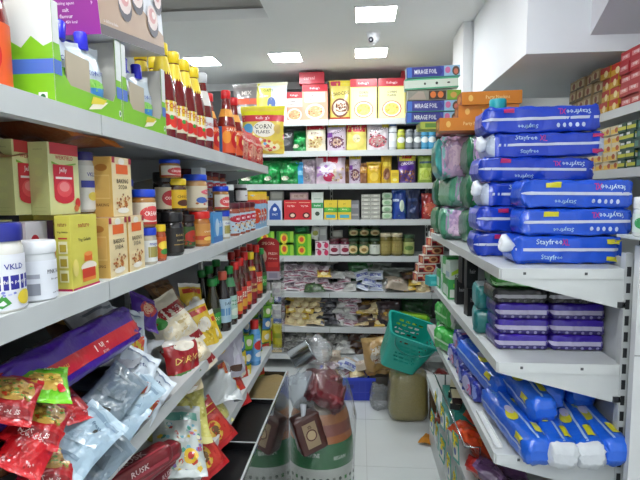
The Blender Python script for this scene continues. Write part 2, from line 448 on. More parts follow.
# right gondola
RS = (1.372, 1.076, .776, .45)
t = empty('shelving_unit'); YR = (1.5, 2.27, 3.04)
for z in RS:
    for a, b in zip(YR[:-1], YR[1:]): board(.43, .80, a+.002, b-.002, z, .033, 'x-', par=t)
    for y in (1.502, 2.27, 3.035):
        q = G(); a, b = y-.004, y
        q.add([(x, yy, zz) for yy in (a, b) for x, zz in ((.43,z),(.80,z),(.80,z-.125),(.43,z-.033))], [(0,3,2,1)[::-1],(4,5,6,7)[::-1],(0,1,5,4)[::-1],(3,7,6,2)[::-1],(0,4,7,3)[::-1],(1,2,6,5)[::-1]], 'cdd1d0')
        if y < 1.6:
            q.box(.432, .79, a-.004, a, z-.03, z+.001, 'd2d6d5')
            for x in (.50, .68): q.box(x-.004, x+.004, a-.006, a-.003, z-.018, z-.01, '55585a')
            q.box(.776, .80, a-.004, b, z-.118, z-.1, '3a3c3e')
        q.obj('bracket', M_steel, t)
for a, b in zip(YR[:-1], YR[1:]):
    G().box(.815, .825, a+.001, b-.001, 0, 1.40, 'c9cdcc').obj('back_panel', M_steel, t)
    G().box(.45, .80, a+.001, b-.001, 0, .12, 'b9bdbc').obj('base_deck', M_steel, t)
for y in YR: post(.792, .814, y-.006, y+.02, 1.42, t, 'y-')
tag(t, 'white steel shelving run right of the aisle, slotted end upright towards the camera', 'shelving')
# the far side of that run: end panel and a small upper shelf
t = empty('shelf_end_panel'); G().box(.79, 1.2, 1.42, 1.445, 0, 1.45, 'd3d6d6').obj('panel', M_steel, t)
G().box(.79, 1.2, 1.4185, 1.42, 1.13, 1.133, '8f9292').obj('panel_seam', M_steel, t)
tag(t, 'plain white end panel to the right of the slotted upright', 'panel')
t = empty('display_shelf'); q = G(); q.box(.765, 1.1, 1.365, 1.50, 1.470, 1.478, 'cfd6d3'); q.box(.765, 1.1, 1.36, 1.365, 1.462, 1.486, 'dfe5e2'); q.obj('shelf_board', M_steel, t)
G().box(.80, .81, 1.42, 1.445, 1.45, 1.47, '2a3035').obj('bracket', M_steel, t); G().box(1.0, 1.012, 1.42, 1.445, 1.45, 1.47, '2a3035').obj('bracket', M_steel, t)
tag(t, 'small pale shelf ledge above the white end panel at the right edge', 'shelf')
# right wall shelving
t = empty('shelving_unit')
for z in (1.953, 1.70):
    for a, b in ((1.62, 2.4), (2.4, 3.18)): board(1.08, 1.45, a+.002, b-.002, z, .036, 'x-', par=t)
G().box(1.455, 1.465, 1.62, 3.18, 0, 2.18, 'b9bdbc').obj('back_panel', M_steel, t)
tag(t, 'white wall shelving under the grey soffit at right, stacked with small cartons', 'shelving')

# ================================================================ LEFT RUN, TOP SHELF
Z1, Z2, Z3, Z4 = LS
LIME = '7fc21d'; BLU = '4f74c9'
def pouch_tray(name, w, d=.12, h=.15):
    """open-fronted lime and white carton tray, front is -y"""
    def fn():
        t = empty(name); q = G(); a, b = -w/2, w/2; e = .0016
        def wall(o, eu, ev, W_, H_, art=True):
            P = faceP(o, eu, ev); ops = [('r',0,.52,1,1,'dfe3e0'), ('r',0,0,1,.52,LIME), ('r',0,.30,1,.44,BLU),
                ('p',[(0,.5),(0,.56),(.12,.6),(.22,.55),(.4,.63),(.58,.55),(.72,.66),(.88,.56),(1,.6),(1,.5)],LIME)]
            if art: ops += [('r',.78,.03,.9,.12,W), ('e',.84,.075,.035,.03,'1e6b35'), ('p',[(.05,.1),(.25,.14),(.35,.07),(.15,.03)],'f0ead0'), ('p',[(.08,.15),(.28,.2),(.3,.14),(.08,.1)],'e0c93a')]
            q.print(P, W_, H_, ops)
        for x0, x1 in ((a, a+e), (b-e, b)):
            q.box(x0, x1, -d/2, d/2, 0, h, 'd9d6cb')
        q.box(a, b, d/2-e, d/2, 0, h, 'cfc8b8'); q.box(a, b, -d/2, d/2, 0, e, 'b9ad96')
        wall((a-.0003,d/2,0),(0,-d,0),(0,0,h), d, h); wall((b+.0003,-d/2,0),(0,d,0),(0,0,h), d, h)
        # front wall with a scooped cut-out
        pts = [(0,0),(1,0),(1,1),(.90,1),(.90,.35),(.84,.24),(.2,.24),(.10,.36),(.08,.6),(.08,1),(0,1)]
        for off, fl in ((0, False), (e, True)):
            vs = [(a+u*w, -d/2+off, v*h) for u, v in pts]
            fs = [(0,1,5,6),(0,6,7),(0,7,8),(0,8,9,10),(1,2,3,4),(1,4,5)]
            q.add(vs, [f[::-1] if fl else f for f in fs], ['cfc8b8' if fl else LIME]*6)
        P = faceP((a,-d/2,0),(w,0,0),(0,0,h))
        q.print(P, w, h, [('r',.905,.52,1,1,'dfe3e0'),('r',.905,.30,1,.44,BLU),('r',0,.60,.075,1,'dfe3e0'),('r',0,.30,.09,.44,BLU),('e',.95,.12,.022,.04,W),('e',.95,.12,.012,.022,'1e6b35'),
            ('p',[(.42,.05),(.62,.10),(.74,.2),(.52,.16)],'f2ecd2'),('p',[(.46,.12),(.66,.16),(.72,.22),(.5,.21)],'e8d23a')])
        q.box(a+.2*w, a+.52*w, -d/2+.006, -d/2+.008, .02, .60*h, 'b8ab92')
        q.obj('tray_carton', M_carton, t); return t
    return fn
def f_spout():
    t = empty('spout_pouch')
    o = pouch('pouch_body', .085, .128, .034, 'c9d6dc', [('r',.1,.08,.9,.5,'57b13a'),('e',.5,.42,.34,.12,'8fd255'),('r',.12,.3,.88,.42,'3d8fd0'),('t','COCONUT',.5,.62,.07,'2a3f9a',0,.7),('e',.5,.2,.25,.08,'e8e26a')], 'dfe6ea', 3, True)()
    o.parent = t; o.location = (0, 0, .0625)
    G().lathe([(.0105,.118),(.011,.12),(.0115,.146),(.009,.149)], '2626c8', 14).obj('spout_cap', M_plastic, t)
    return t
kind('tray', 'pouch_display_tray', 'display box', pouch_tray('pouch_display_tray', .21, .12, .156))
kind('spout', 'spout_pouch', 'pouch', f_spout)
for yc, w in ((.822, 'nearest the camera'), (1.036, 'behind the first, nearer the ketchup')):
    put('tray', (-.525, yc, Z1), 90, 'lime green and white cardboard display tray, the one '+w, 'lime green display trays')
    for i, (dx, dy) in enumerate(((.022,-.05),(.024,.042),(-.03,-.045),(-.028,.05))):
        put('spout', (-.52+dx, yc+dy, Z1+.003), (0, (8,-6,4,9)[i], 90+(10,-8,5,-4)[i]), 'blue-spouted silver drink pouch in the '+('near' if yc < .9 else 'far')+' lime tray, '+('front left','front right','rear left','rear right')[i], 'spouted pouches in the lime trays')
def f_cup():
    w, d, h = .29, .105, .2
    q = G(); q.box(-w/2, w/2, -d/2, d/2, 0, h, 'e4e6ea', {'l': '9a2f94', 'b': '9a2f94'})
    PF = faceP((-w/2,-d/2,0),(w,0,0),(0,0,h))
    ops = [('p',[(0,0),(1,0),(1,.09),(0,.09)],'5a5254'),('p',[(0,.09),(1,.09),(1,.22),(.75,.34),(.4,.52),(0,.86)],'b79a82'),('t','a delicious bake',.14,.13,.03,'d8d0d0')]
    for cu, cv, r in ((.10,.52,.13),(.36,.40,.10),(.56,.52,.10),(.80,.36,.10),(.92,.62,.08)):
        ops += [('e',cu,cv-.05,r,.15,'4b4650'),('e',cu,cv,r*.95,.13,'e6d2cc'),('e',cu,cv+.02,r*.6,.08,'d99a98'),('e',cu+.02,cv+.03,r*.3,.04,'f2e4dd')]
    q.print(PF, w, h, ops)
    PL = faceP((-w/2,d/2,0),(0,-d,0),(0,0,h)); txt = ['INGREDIENTS','wheat flour','sugar','cocoa solids','milk powder','raising agent','salt','flavour','100 g  450 kcal']
    q.print(PL, d, h, [('t',s_,.42,.52-.052*i,.032,'f0dcec',0,.7) for i, s_ in enumerate(txt)]+[('t',s_,.9,.52-.052*i,.03,'f0dcec',0,.12) for i, s_ in enumerate(('56','28','40','12','3','9'))])
    return q.obj('baking_mix_carton', M_carton)
kind('cup', 'baking_mix_carton', 'box', f_cup)
put('cup', (-.515, 1.0, Z1+.17), (0, -8.2, 90), 'large purple and white carton with frosted cupcakes pictured, lying on the lime trays')

KP = [(.029,0),(.032,.006),(.032,.02),(.0305,.06),(.032,.10),(.031,.125),(.022,.165),(.0145,.195),(.0135,.215)]
KO = [('r',0,.62,1,1,'e8c52a'),('t','KETCHUP',.5,.82,.18,'c4161c',0,.5),('e',.38,.32,.11,.22,'d8262a'),('e',.56,.28,.12,.22,'e03a2a'),('e',.5,.42,.05,.08,'3c9a3a'),('e',.7,.36,.07,.16,'c8201e')]
kind('ket', 'ketchup_bottle', 'bottle', bottle('ketchup_bottle', KP, '6e1210', 'f0d21c', (.0165,.208,.238), (.0322,.025,.095,'f0e6c8'), KO, (.0225,.160,.205,.014,'f0d436')))
KP2 = [(.028,0),(.031,.006),(.031,.11),(.028,.13),(.017,.17),(.0135,.20),(.013,.215)]
KO2 = [('r',0,0,1,1,'e05a2a'),('e',.3,.6,.12,.25,'f29a2c'),('e',.58,.5,.16,.32,'c81a1e'),('e',.6,.55,.06,.12,'f4e0a0'),('r',0,0,.18,1,'3c78b8'),('t','SAUCE',.5,.88,.13,'fff4d0',0,.5)]
kind('sau', 'sauce_bottle', 'bottle', bottle('sauce_bottle', KP2, '7a1712', 'd4161c', (.016,.205,.235), (.0312,.012,.105,'e05a2a'), KO2, (.0255,.140,.168,.0175,'e8a03c')))
kind('sau2', 'chilli_sauce_bottle', 'bottle', bottle('chilli_sauce_bottle', KP2, '6a120e', 'c9cccf', (.016,.205,.235), (.0312,.03,.1,'e4e6e6'), [('t','CHILLI',.5,.7,.14,'c01818',0,.5),('e',.5,.35,.15,.2,'b8251c')], (.027,.135,.18,.016,'d6d2cc')))
put('sau', (-.535, .668, Z1), 20, 'red sauce bottle cut off by the left edge, on the top shelf')
for i, y in enumerate((1.20, 1.277, 1.354, 1.431)):
    put('ket', (-.495, y, Z1), 60+i*4, ORD[i].capitalize()+' yellow-capped glass ketchup bottle counting from the lime trays, front row', 'yellow-capped ketchup bottles')
put('ket', (-.565, 1.235, Z1), 60, 'yellow-capped ketchup bottle in the second row, nearer the lime trays', 'yellow-capped ketchup bottles')
put('ket', (-.565, 1.32, Z1), 60, 'yellow-capped ketchup bottle in the second row, farther from the trays', 'yellow-capped ketchup bottles')
put('sau2', (-.493, 1.505, Z1), 60, 'dark red sauce bottle with a grey cap, next to the yellow-capped bottles', None, (1,1,1.02))
for i, (x, y, s) in enumerate(((-.53,1.60,.93),(-.525,1.665,.9),(-.482,1.735,1.0),(-.482,1.84,.98))):
    put('sau', (x, y, Z1), 62, ORD[i].capitalize()+' red-capped sauce bottle after the grey-capped one, top shelf', 'red-capped sauce bottles', (1.06,1.06,s))
# red packs and the cornflakes pouch at the far end
RO = [('r',.05,.15,.95,.85,'d23a3a'),('e',.5,.4,.3,.22,'e8a48c'),('t','MASALA',.5,.72,.09,'fff0e0',0,.7),('s',.1,.1,.9,.55,26,.06,['f0c8b0','b81a20','e86a5a'])]
kind('redp', 'snack_packet', 'packet', pouch('snack_packet', .12, .15, .04, 'cf3336', RO, 'e05a58', 5, True))
for i, (x, y, z, r) in enumerate(((-.49,1.94,0,70),(-.495,2.02,0,80),(-.49,2.10,0,74),(-.50,2.19,0,70),(-.49,2.28,0,66))):
    put('redp', (x, y, Z1+.068), (0, 0, r), ORD[i].capitalize()+' red snack packet after the sauce bottles, top left shelf', 'red snack packets', (.75,1,.9))
def f_flakes():
    o = [('r',0,.80,1,.93,'e8df1e'),('r',0,.66,1,.80,'d43a48'),('t',"Kellogg's",.5,.73,.085,'fff2f2',0,.6),('e',.55,.5,.27,.17,'f6f0dc'),('t','CORN',.52,.55,.10,'30261c'),('t','FLAKES',.52,.44,.07,'30261c'),
         ('p',[(.0,.36),(.5,.30),(1,.4),(1,.3),(.5,.2),(0,.26)],'d8404e'),('e',.16,.5,.12,.12,'58a8d8'),('r',.28,.08,.44,.24,'3a8fd0'),('e',.68,.14,.22,.10,'f0e4a8'),('s',.1,.05,.95,.28,30,.05,['e8b83a','d8453a','f4ead0','4a9ad0']),('e',.86,.5,.08,.1,'e0c060')]
    return pouch('cereal_pouch', .215, .23, .05, 'e9cf4c', o, 'ece022', 8, True, 18, 20)()
kind('flakes', 'cereal_pouch', 'pouch', f_flakes)
kind('carr', 'spice_carton', 'carton', carton('spice_carton', .09, .05, .066, 'b8282c', [('e',.5,.5,.3,.3,'e8c8a0')]))
for i, y in enumerate((2.2, 2.27)):
    put('carr', (-.56, y+.04, Z1), 90, 'small red carton under the yellow cereal pouch, '+('nearer' if i == 0 else 'farther')+' one', None, (.7,1,1.5))
put('flakes', (-.468, 2.335, Z1+.175), (-4, 0, 4), 'large yellow and red cornflakes pouch at the far end of the top left shelf')

# ================================================================ LEFT RUN, SECOND SHELF
# nearest: white pepper jar, white powder jar, dessert cartons
VK = [('r',0,.36,1,.62,'2a2a96'),('t','VKLD',.5,.78,.1,'2a3a9a',0,.4),('t','white pepper',.5,.5,.09,W,0,.7),('e',.62,.2,.11,.14,'e8cf3a'),('p',[(.25,.1),(.36,.3),(.44,.12),(.34,.04)],'3f9a3c'),('s',.1,.25,.5,.34,14,.03,['8890d8','c4c8ee'])]
kind('vk', 'spice_jar', 'jar', jar('spice_jar', .031, .118, 'e4e2da', '232a8c', 'e9ebf2', VK, (.05,.72), .2))
kind('wj', 'powder_jar', 'jar', jar('powder_jar', .0268, .088, 'dde1e4', 'eef1f4', 'e3e7ee', [('t','PINK SALT',.62,.70,.11,'22242c',0,.3),('r',.12,.55,.36,.66,'a9adb8'),('r',.12,.12,.36,.42,'8f949e'),('t','fine grain',.6,.5,.07,'555a66',0,.2),('t','net 100 g',.62,.14,.07,'444a55',0,.25)], (.05,.75), .2, .96, lidr=1.04))
put('vk', (-.482, .597, Z2), 74, 'white pepper jar with dark blue lid at the left edge')
put('wj', (-.479, .668, Z2), 72, 'squat white jar with a white screw lid, in front of the dessert cartons')
CRM = 'dcdca0'; YEL = 'd9d05a'
JF = [('r',.06,.84,1,1,'c43a3c'),('t','WEIKFIELD',.52,.8,.055,'b8202c',0,.8),('p',[(.1,.74),(.4,.69),(.9,.74),(.9,.72),(.4,.66),(.1,.71)],'7fae3a'),('r',.14,.24,.8,.70,'d0303c'),('e',.47,.24,.33,.09,'d0303c'),('t','Jelly',.45,.62,.09,'fff0ee',0,.5),('r',.2,.5,.74,.53,'f2e4e0'),
      ('e',.47,.36,.25,.12,'e8545a'),('e',.47,.39,.17,.07,'f08a88'),('e',.9,.16,.09,.07,'cf3a34'),('e',.84,.08,.08,.05,'d8783c')]
JS = [('t','strawberry',.5,.9,.03,'8d9060',0,.7)]+[('e',.5,.74-.16*i,.22,.045,'c3c682') for i in range(4)]+[('r',.2,.1,.8,.105,'a9ac70'),('r',.2,.05,.8,.055,'a9ac70')]
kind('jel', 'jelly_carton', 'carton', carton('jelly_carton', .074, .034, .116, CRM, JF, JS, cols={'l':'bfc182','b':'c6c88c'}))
VF = [('t','naturo',.5,.86,.06,'b03a24',0,.5),('t','Veg Gelatin',.5,.66,.06,'4a4228',0,.62),('e',.62,.28,.3,.07,'f6ead8'),('r',.36,.10,.86,.26,'d6452c'),('r',.36,.08,.86,.13,'e88a3c'),('e',.6,.40,.17,.05,'f0d890'),('r',.45,.36,.75,.46,'e8702c'),('e',.6,.46,.15,.03,'f29a4c'),('r',0,0,1,.03,'c02a58'),('e',.12,.3,.1,.12,'eddc7c')]
VS = [('t','naturo',.5,.88,.05,'8a3a24',0,.6),('t','Veg Gelatin',.5,.78,.035,'4a4228',0,.7),('r',.2,.69,.8,.71,'b8302c'),('r',0,0,1,.03,'c02a58')]+[('r',.2,.5-.19*i,.8,.66-.19*i,'f0ecc0') for i in range(3)]+[('r',.28,.52-.19*i,.72,.62-.19*i,'b8a236') for i in range(3)]
kind('vg', 'gelatin_carton', 'carton', carton('gelatin_carton', .078, .025, .122, YEL, VF, VS))
BF = [('e',.5,.93,.16,.06,'f4eede'),('r',.2,.72,.82,.88,'e8682c'),('t','BAKING',.52,.6,.075,'3a2418',0,.6),('t','SODA',.52,.5,.075,'3a2418',0,.45),('s',.16,.12,.86,.38,30,.05,['b8682c','d8984c','8a4a20','e8c08a']),('e',.5,.1,.3,.05,'f6efe0'),('r',0,.9,.14,1,'a82a3c'),('r',.86,.9,1,1,'a82a3c')]
BSD = [('r',.12,.3,.88,.7,'e6c47c'),('r',.14,.32,.86,.68,'dcb264'),('e',.5,.82,.3,.06,'b87a34'),('t','BAKING',.5,.2,.05,'7a4a20',0,.6)]
kind('bs', 'baking_soda_carton', 'carton', carton('baking_soda_carton', .068, .042, .112, 'eed9a8', BF, BSD, [('r',.1,.1,.9,.9,'dfae8c')], {'l':'d8ae5e','r':'d8ae5e','b':'d8ae5e'}))
kind('bsk', 'dark_spice_carton', 'carton', carton('dark_spice_carton', .045, .04, .098, '34343c', [('r',.2,.6,.9,.8,'e8682c'),('t','herb',.5,.4,.08,'e8e2c8',0,.5),('e',.6,.15,.14,.07,'d8d8d8')]))
kind('pur', 'cake_mix_carton', 'carton', carton('cake_mix_carton', .07, .03, .113, 'd8d6de', [('e',.3,.72,.15,.1,'b02838'),('r',.75,0,1,1,'4a2a6c'),('r',.1,.5,.6,.54,'a8a0b0')], [('e',.5,.72,.3,.1,'b02838'),('r',.15,.5,.85,.53,'a8a0b0'),('r',0,0,1,.08,'4a2a6c')]))
kind('wk', 'jelly_carton', 'carton', carton('jelly_carton', .08, .04, .117, 'd8dc8c', [('r',.1,.55,.9,.98,'c8283a'),('t','WEIKFIELD',.5,.72,.09,'fff0e8',0,.7)], [('r',.1,.5,1,.98,'c8283a'),('t','FIELD',.5,.74,.12,'fff0e8',0,.8),('r',.1,.55,.9,.6,'8ab23c'),('t','jelly',.5,.3,.1,'c8283a',0,.6)]))
put('wk', (-.555, .665, Z2), 100, 'cream carton with a red top label behind the white jar')
put('wk', (-.575, .585, Z2), 90, 'cream carton with a red top label, half cut by the left edge')
put('pur', (-.528, .73, Z2), 92, 'pale carton with a purple edge and round red mark, left of the yellow gelatin carton')
put('vg', (-.4725, .765, Z2), 90, 'yellow vegetable gelatin carton standing at the shelf front')
put('bsk', (-.505, .838, Z2), 90, 'narrow dark carton between the yellow gelatin and baking soda cartons')
put('vg', (-.55, .79, Z2), 90, 'yellow gelatin carton hidden behind the front gelatin carton')
for i, (y, w) in enumerate(((.88, 'nearer'), (.955, 'farther'))):
    put('bs', (-.482, y, Z2), 90, 'baking soda carton on the shelf front, the '+w+' of the lower pair', 'baking soda cartons')
zt = Z2+.123
put('jel', (-.545, .735, zt+.001), 90, 'cream jelly carton, left of the upper pair, partly behind the front one', 'upper jelly cartons')
put('jel', (-.507, .768, zt+.0), 86, 'cream jelly carton with a tall red panel, front one stacked above the yellow gelatin', 'upper jelly cartons')
put('bsk', (-.60, .62, Z2), 90, 'dark carton behind the red-topped cartons at the left edge', None, (1.4, 1, 2.2))
kind('vk2', 'spice_canister', 'jar', jar('spice_canister', .0195, .112, 'd9d9d2', '2b2a78', 'e2e2dd', [('t','VKLD',.5,.8,.09,'2a3a9a',0,.3),('r',.2,.5,.8,.66,'3c46a8'),('e',.5,.3,.14,.1,'e0cc5a')], (.05,.8), .14))
put('bs', (-.535, .87, Z2), 90, 'baking soda carton standing in the back row under the spice canister', None, (1,1,1.07))
put('vk2', (-.522, .875, zt), 80, 'slim white canister with purple-blue lid between the jelly and baking soda cartons')
put('bs', (-.545, .955, Z2), 90, 'baking soda carton in the back row under the slim canister', None, (1,1,1.09))
put('bs', (-.487, .915, Z2+.113), 88, 'baking soda carton standing alone on top of the lower pair', 'baking soda cartons', (1.05,1,1.02))
kind('brn', 'dried_fruit_packet', 'packet', pouch('dried_fruit_packet', .17, .2, .05, '7c4426', [('r',.1,.5,.9,.8,'d8842c'),('e',.5,.3,.3,.16,'b8502a'),('s',.1,.1,.9,.5,20,.05,['5a2c18','c87a34'])], 'c8742c', 4, False, wr=.25))
put('brn', (-.56, .83, zt+.143), (-84, 8, 80), 'brown and orange packet lying flat on top of the jelly cartons', None)
put('brn', (-.62, .68, zt+.1), (-84, -4, 95), 'dark brown packet lying behind the jelly cartons, just under the top shelf', None)

# jars: key, pixel centre, radius, height ...
def pj(h, r, lidc, body, lab, ops=(), lid=.2, **k): return jar('spread_jar', r, h, body, lidc, lab, ops, (.1,.72), lid, **k)
PBL = [('e',.5,.5,.3,.34,'d84a4a'),('t','CREAMY',.5,.5,.2,'fff2ea',0,.4),('r',0,0,1,.12,'b8321e')]
KJ = {
 'blu': pj(.082,.021,'1c3fc0','b8b09c','d9dbd6',[('r',.3,.2,.7,.7,'9a8f4a'),('t','mayo',.5,.8,.16,'2a3a9a',0,.4)]),
 'pbu': pj(.105,.027,'1b45c8','a8763c','e6dcc8',PBL),
 'yel': pj(.115,.029,'e6c926','4a2a18','e2b51e',[('t','CHOCO',.5,.62,.16,'3a2010',0,.4),('e',.5,.28,.2,.18,'5a2f1a')]),
 'cof': pj(.105,.026,'1a1718','30201a','d8c8a8',[('e',.5,.5,.28,.36,'b0242c'),('t','COFFEE',.5,.5,.14,'f0e8d8',0,.4)],.24),
 'blk': pj(.13,.028,'141315','1e1a18','23201e',[('t','ROAST',.5,.7,.09,'c8a860',0,.4),('r',.3,.3,.7,.34,'9a7c3c'),('t','instant',.5,.5,.08,'b8a878',0,.3)],.22),
 'big': pj(.135,.035,'1d49cc','c89a64','e6d8bc',[('e',.62,.72,.24,.12,'e06a78'),('t','Peanut',.62,.72,.08,'fff0f0',0,.3),('s',.2,.1,.8,.45,12,.09,['b86a34','3a5ab0','e8e4d8','c8402c']),('e',.4,.35,.14,.14,'4a6ab8')],.17),
 'red': pj(.105,.031,'d3241f','b06a28','c98a40',[('t','crunchy',.5,.6,.15,'f4e4c8',0,.5),('r',0,.2,1,.4,'b8401e'),('e',.5,.25,.16,.1,'e8c060')],.2),
 'dch': pj(.115,.027,'2a1512','2c1812','3a5a2a',[('e',.5,.5,.3,.3,'b8301e'),('s',.2,.1,.8,.5,10,.08,['6a3a1c','a8502c'])],.2),
 'mar': pj(.105,.029,'5c1a26','a8543c','bcd0dc',[('e',.5,.72,.3,.18,'c4283c'),('t','MIX',.5,.72,.12,'fff0f0',0,.3),('s',.1,.02,.9,.5,24,.08,['8a3a1c','c8803c','e0c8a0','5a2818'])],.16),
 'whb': pj(.075,.024,'dcdcdc','2a2422','e8e8e4',[('t','jam',.5,.5,.2,'882030',0,.3)],.2),
 'smy': pj(.085,.0145,'e6c41e','a8481c','c8581e',[('e',.5,.6,.3,.2,'f0d040'),('e',.5,.3,.2,.14,'3f8a3a')],.18),
}
for k, f in KJ.items(): kind('j_'+k, 'spread_jar' if k != 'smy' else 'spice_bottle', 'jar', f)
def LJ(key, px, z, x, label, h=None, rz=70, s=1, grp=None):
    yy = 1.0
    for _ in range(6): yy = at(px, 195+(1.6-z)/yy*480, x=x).y
    return put('j_'+key, (x, yy, z), rz, label, grp, s)
LJ('blu', 148, Z2, -.478, 'blue-lidded mayonnaise jar, lower of the stacked pair beside the baking soda')
LJ('pbu', 144, Z2+.083, -.485, 'wide blue-lidded jar resting on the smaller blue-lidded mayonnaise jar', s=(1.0,1.0,.80))
LJ('smy', 160.5, Z2, -.472, 'small slim spice bottle with yellow cap between the jars')
LJ('blu', 125, Z2+.113, -.545, 'blue-lidded jar in the upper back row, right beside the top baking soda carton', s=(1,1,.95))
LJ('blu', 124, Z2+.003, -.548, 'blue-lidded jar in the lower back row behind the baking soda cartons', s=(1,1,1.3))
LJ('cof', 164, Z2+.11, -.525, 'dark-lidded coffee jar with a red round label, upper row', s=(1,1,1.0))
LJ('cof', 163, Z2, -.53, 'dark-lidded coffee jar in the lower back row, under the red-labelled one', s=(1,1,1.04))
LJ('blk', 173, Z2, -.483, 'tall black instant coffee jar at the shelf front', s=(1,1,.86))
LJ('dch', 187, Z2, -.505, 'dark chocolate spread jar between the black coffee jar and the red-lidded jar', s=(.9,.9,.85))
LJ('red', 200.5, Z2, -.487, 'red-lidded peanut butter jar at the shelf front', s=1.0)
LJ('yel', 176, Z2+.113, -.50, 'yellow-lidded chocolate spread jar standing in the upper row', s=(1,1,.74))
LJ('dch', 181, Z2, -.572, 'dark jar in the back row under the yellow-lidded spread', s=(1,1,.95))
LJ('pbu', 170, Z2+.199, -.50, 'blue-lidded peanut butter jar on top of the yellow-lidded jar', s=(1.0,1.0,.46))
q = G(); q.box(-.0305,.0305,-.035,.035,0,.006,'dfe4ea'); 
kind('tray2', 'cardboard_sheet', 'sheet', lambda: G().box(-.05,.05,-.04,.04,0,.006,'e3e8ec').obj('cardboard_sheet', M_card))
LJ('big', 196, Z2+.108, -.497, 'big blue-lidded peanut spread jar standing on the red-lidded jar', s=(1,1,.8))
kind('wbox', 'plain_carton', 'carton', carton('plain_carton', .05, .03, .14, 'dfe3e4', [('r',.1,.1,.9,.3,'c8ccd0')]))
put('wbox', (-.51, 1.50, Z2+.1), 90, 'plain white carton standing behind the big blue-lidded jar', None)
kind('lbx', 'biscuit_carton', 'carton', carton('biscuit_carton', .10, .05, .098, '4f9ad6', [('e',.4,.5,.2,.3,'c8e2f4'),('t','milk',.7,.6,.2,'e8f4fc'),('r',0,0,1,.2,'3a78c0')], [('e',.5,.5,.3,.3,'c8e2f4')]))
put('lbx', (-.492, 1.55, Z2), 90, 'light blue carton at the shelf front beside the red-lidded peanut butter')
LJ('blu', 223, Z2, -.485, 'blue-lidded jar at the shelf front after the light blue carton, lower one', s=(1.2,1.2,1.22))
LJ('pbu', 221, Z2+.101, -.487, 'blue-lidded jar stacked above the one beside the light blue carton', s=(1.05,1.05,.8))
for i, y in enumerate((1.80, 1.885, 1.975, 2.07)):
    put('j_mar', (-.493, y, Z2), 70, ORD[i].capitalize()+' maroon-lidded dry fruit jar in the far front row, nearest first', 'maroon-lidded dry fruit jars', (1.25,1.25,1.18))
for i, y in enumerate((1.55, 1.64, 1.73, 1.82, 1.91)):
    put('j_mar', (-.575, y, Z2), 70, 'maroon-lidded jar standing in the back row, lower tier', 'maroon-lidded jars in the back row, lower tier', (1.2,1.2,1.3))
    put('j_mar', (-.573, y, Z2+.137), 70, ORD[i].capitalize()+' maroon-lidded jar in the upper tier under the top shelf, nearest first', 'maroon-lidded jars in the upper tier', (1.2,1.2,.98))
put('j_whb', (-.51, 2.03, Z2+.125), 70, 'small jam jar with a pale lid at the far end, upper tier', None, (1.2,1.2,1))
kind('ypo', 'snack_pouch', 'pouch', pouch('snack_pouch', .11, .17, .035, '8fb8d8', [('r',0,.78,1,.93,'e8b41e'),('r',0,.68,1,.78,'c82a24'),('e',.5,.35,.32,.2,'d84a28'),('s',.1,.1,.9,.5,16,.06,['e8e4e0','b8301e','f0a04a'])], 'ecc92a', 12, True))
for i, (x, y) in enumerate(((-.485,2.17),(-.487,2.24),(-.487,2.31))):
    put('ypo', (x, y, Z2+.085), 62, ORD[i].capitalize()+' yellow-topped snack pouch after the maroon-lidded jars', 'yellow-topped snack pouches')

# ================================================================ LEFT RUN, THIRD SHELF
def flat(key, x, y, z, rz, label, group=None, s=1, rx=-90, ry=0):
    """packet lying face up, its top edge turned to rz (0 = away from the camera)"""
    return put(key, (x, y, z), (rx, ry, rz), label, group, s)
RED = 'b4141c'; PURP = '45149a'
NF = [('r',0,.52,1,1,PURP),('r',0,.18,1,.52,'c01a26'),('t','4 in 1',.62,.36,.16,'f4eae0',3.14,.14),('t','magic masala',.30,.36,.15,'e8a03c',3.14,.22),('t','PACK',.62,.22,.06,'f4eae0',3.14,.1)]
NT = [('p',[(.02,.05),(.98,.05),(.98,.5),(.5,.2),(.02,.4)],'c01a26'),('t','Mood',.66,.42,.2,'f2e6f0',3.14,.2),('t','Masala',.62,.66,.16,'e89a3c',3.14,.2),('r',.5,.78,.80,.93,'c8302c'),('t','25 off',.66,.85,.09,'f4e8e0',3.14,.2),('e',.9,.5,.06,.2,'e0742c'),
      ('t','YiPPee!',.24,.45,.3,'d8902c',3.14,.26),('t','4',.44,.25,.14,'f4eae0',3.14),('p',[(.05,.9),(.4,.96),(.4,.99),(.05,.99)],'d8a22c')]
kind('yip', 'noodle_multipack', 'packet', brick('noodle_multipack', .40, .17, .085, PURP, NF, NT, '3c1288', 2, .13, soft=.3, wr=.035))
put('yip', (-.565, .80, 1.285), (-32, -3, 85), 'long purple and red noodle multipack lying across the heap at the left')
kind('grn', 'noodle_packet', 'packet', pouch('noodle_packet', .13, .16, .03, '6cc41e', [('e',.5,.45,.36,.22,'c8a040'),('s',.2,.25,.8,.65,24,.05,['d8b44c','8a5a20','3f8a1c','e8d070']),('r',.1,.75,.9,.88,'4fa010'),('t','GREEN',.5,.82,.08,'f4f8e0',0,.6),('e',.8,.3,.1,.07,'d8282c')], '7fd42a', 3, wr=.22))
kind('rdn', 'noodle_packet', 'packet', pouch('noodle_packet', .15, .19, .042, RED, [('e',.5,.6,.42,.26,'c49a48'),('s',.14,.42,.86,.82,60,.05,['e0bc64','a4702c','d8a84c','5a9a2c','c8401c']),('r',.05,.1,.95,.26,'8c0e14'),('t','NOODLES',.5,.18,.07,'f0dcd4',0,.7)], 'c41a22', 6, wr=.25))
kind('rdn2', 'noodle_packet', 'packet', pouch('noodle_packet', .15, .20, .038, 'c0141c', [('t','CUP SONG',.5,.6,.08,'f4dcd8',0,.7),('r',.08,.75,.92,.8,'e83a3a'),('s',.1,.08,.9,.2,16,.03,['e8b0b0','8c0e14'])], 'd02028', 9, wr=.3))
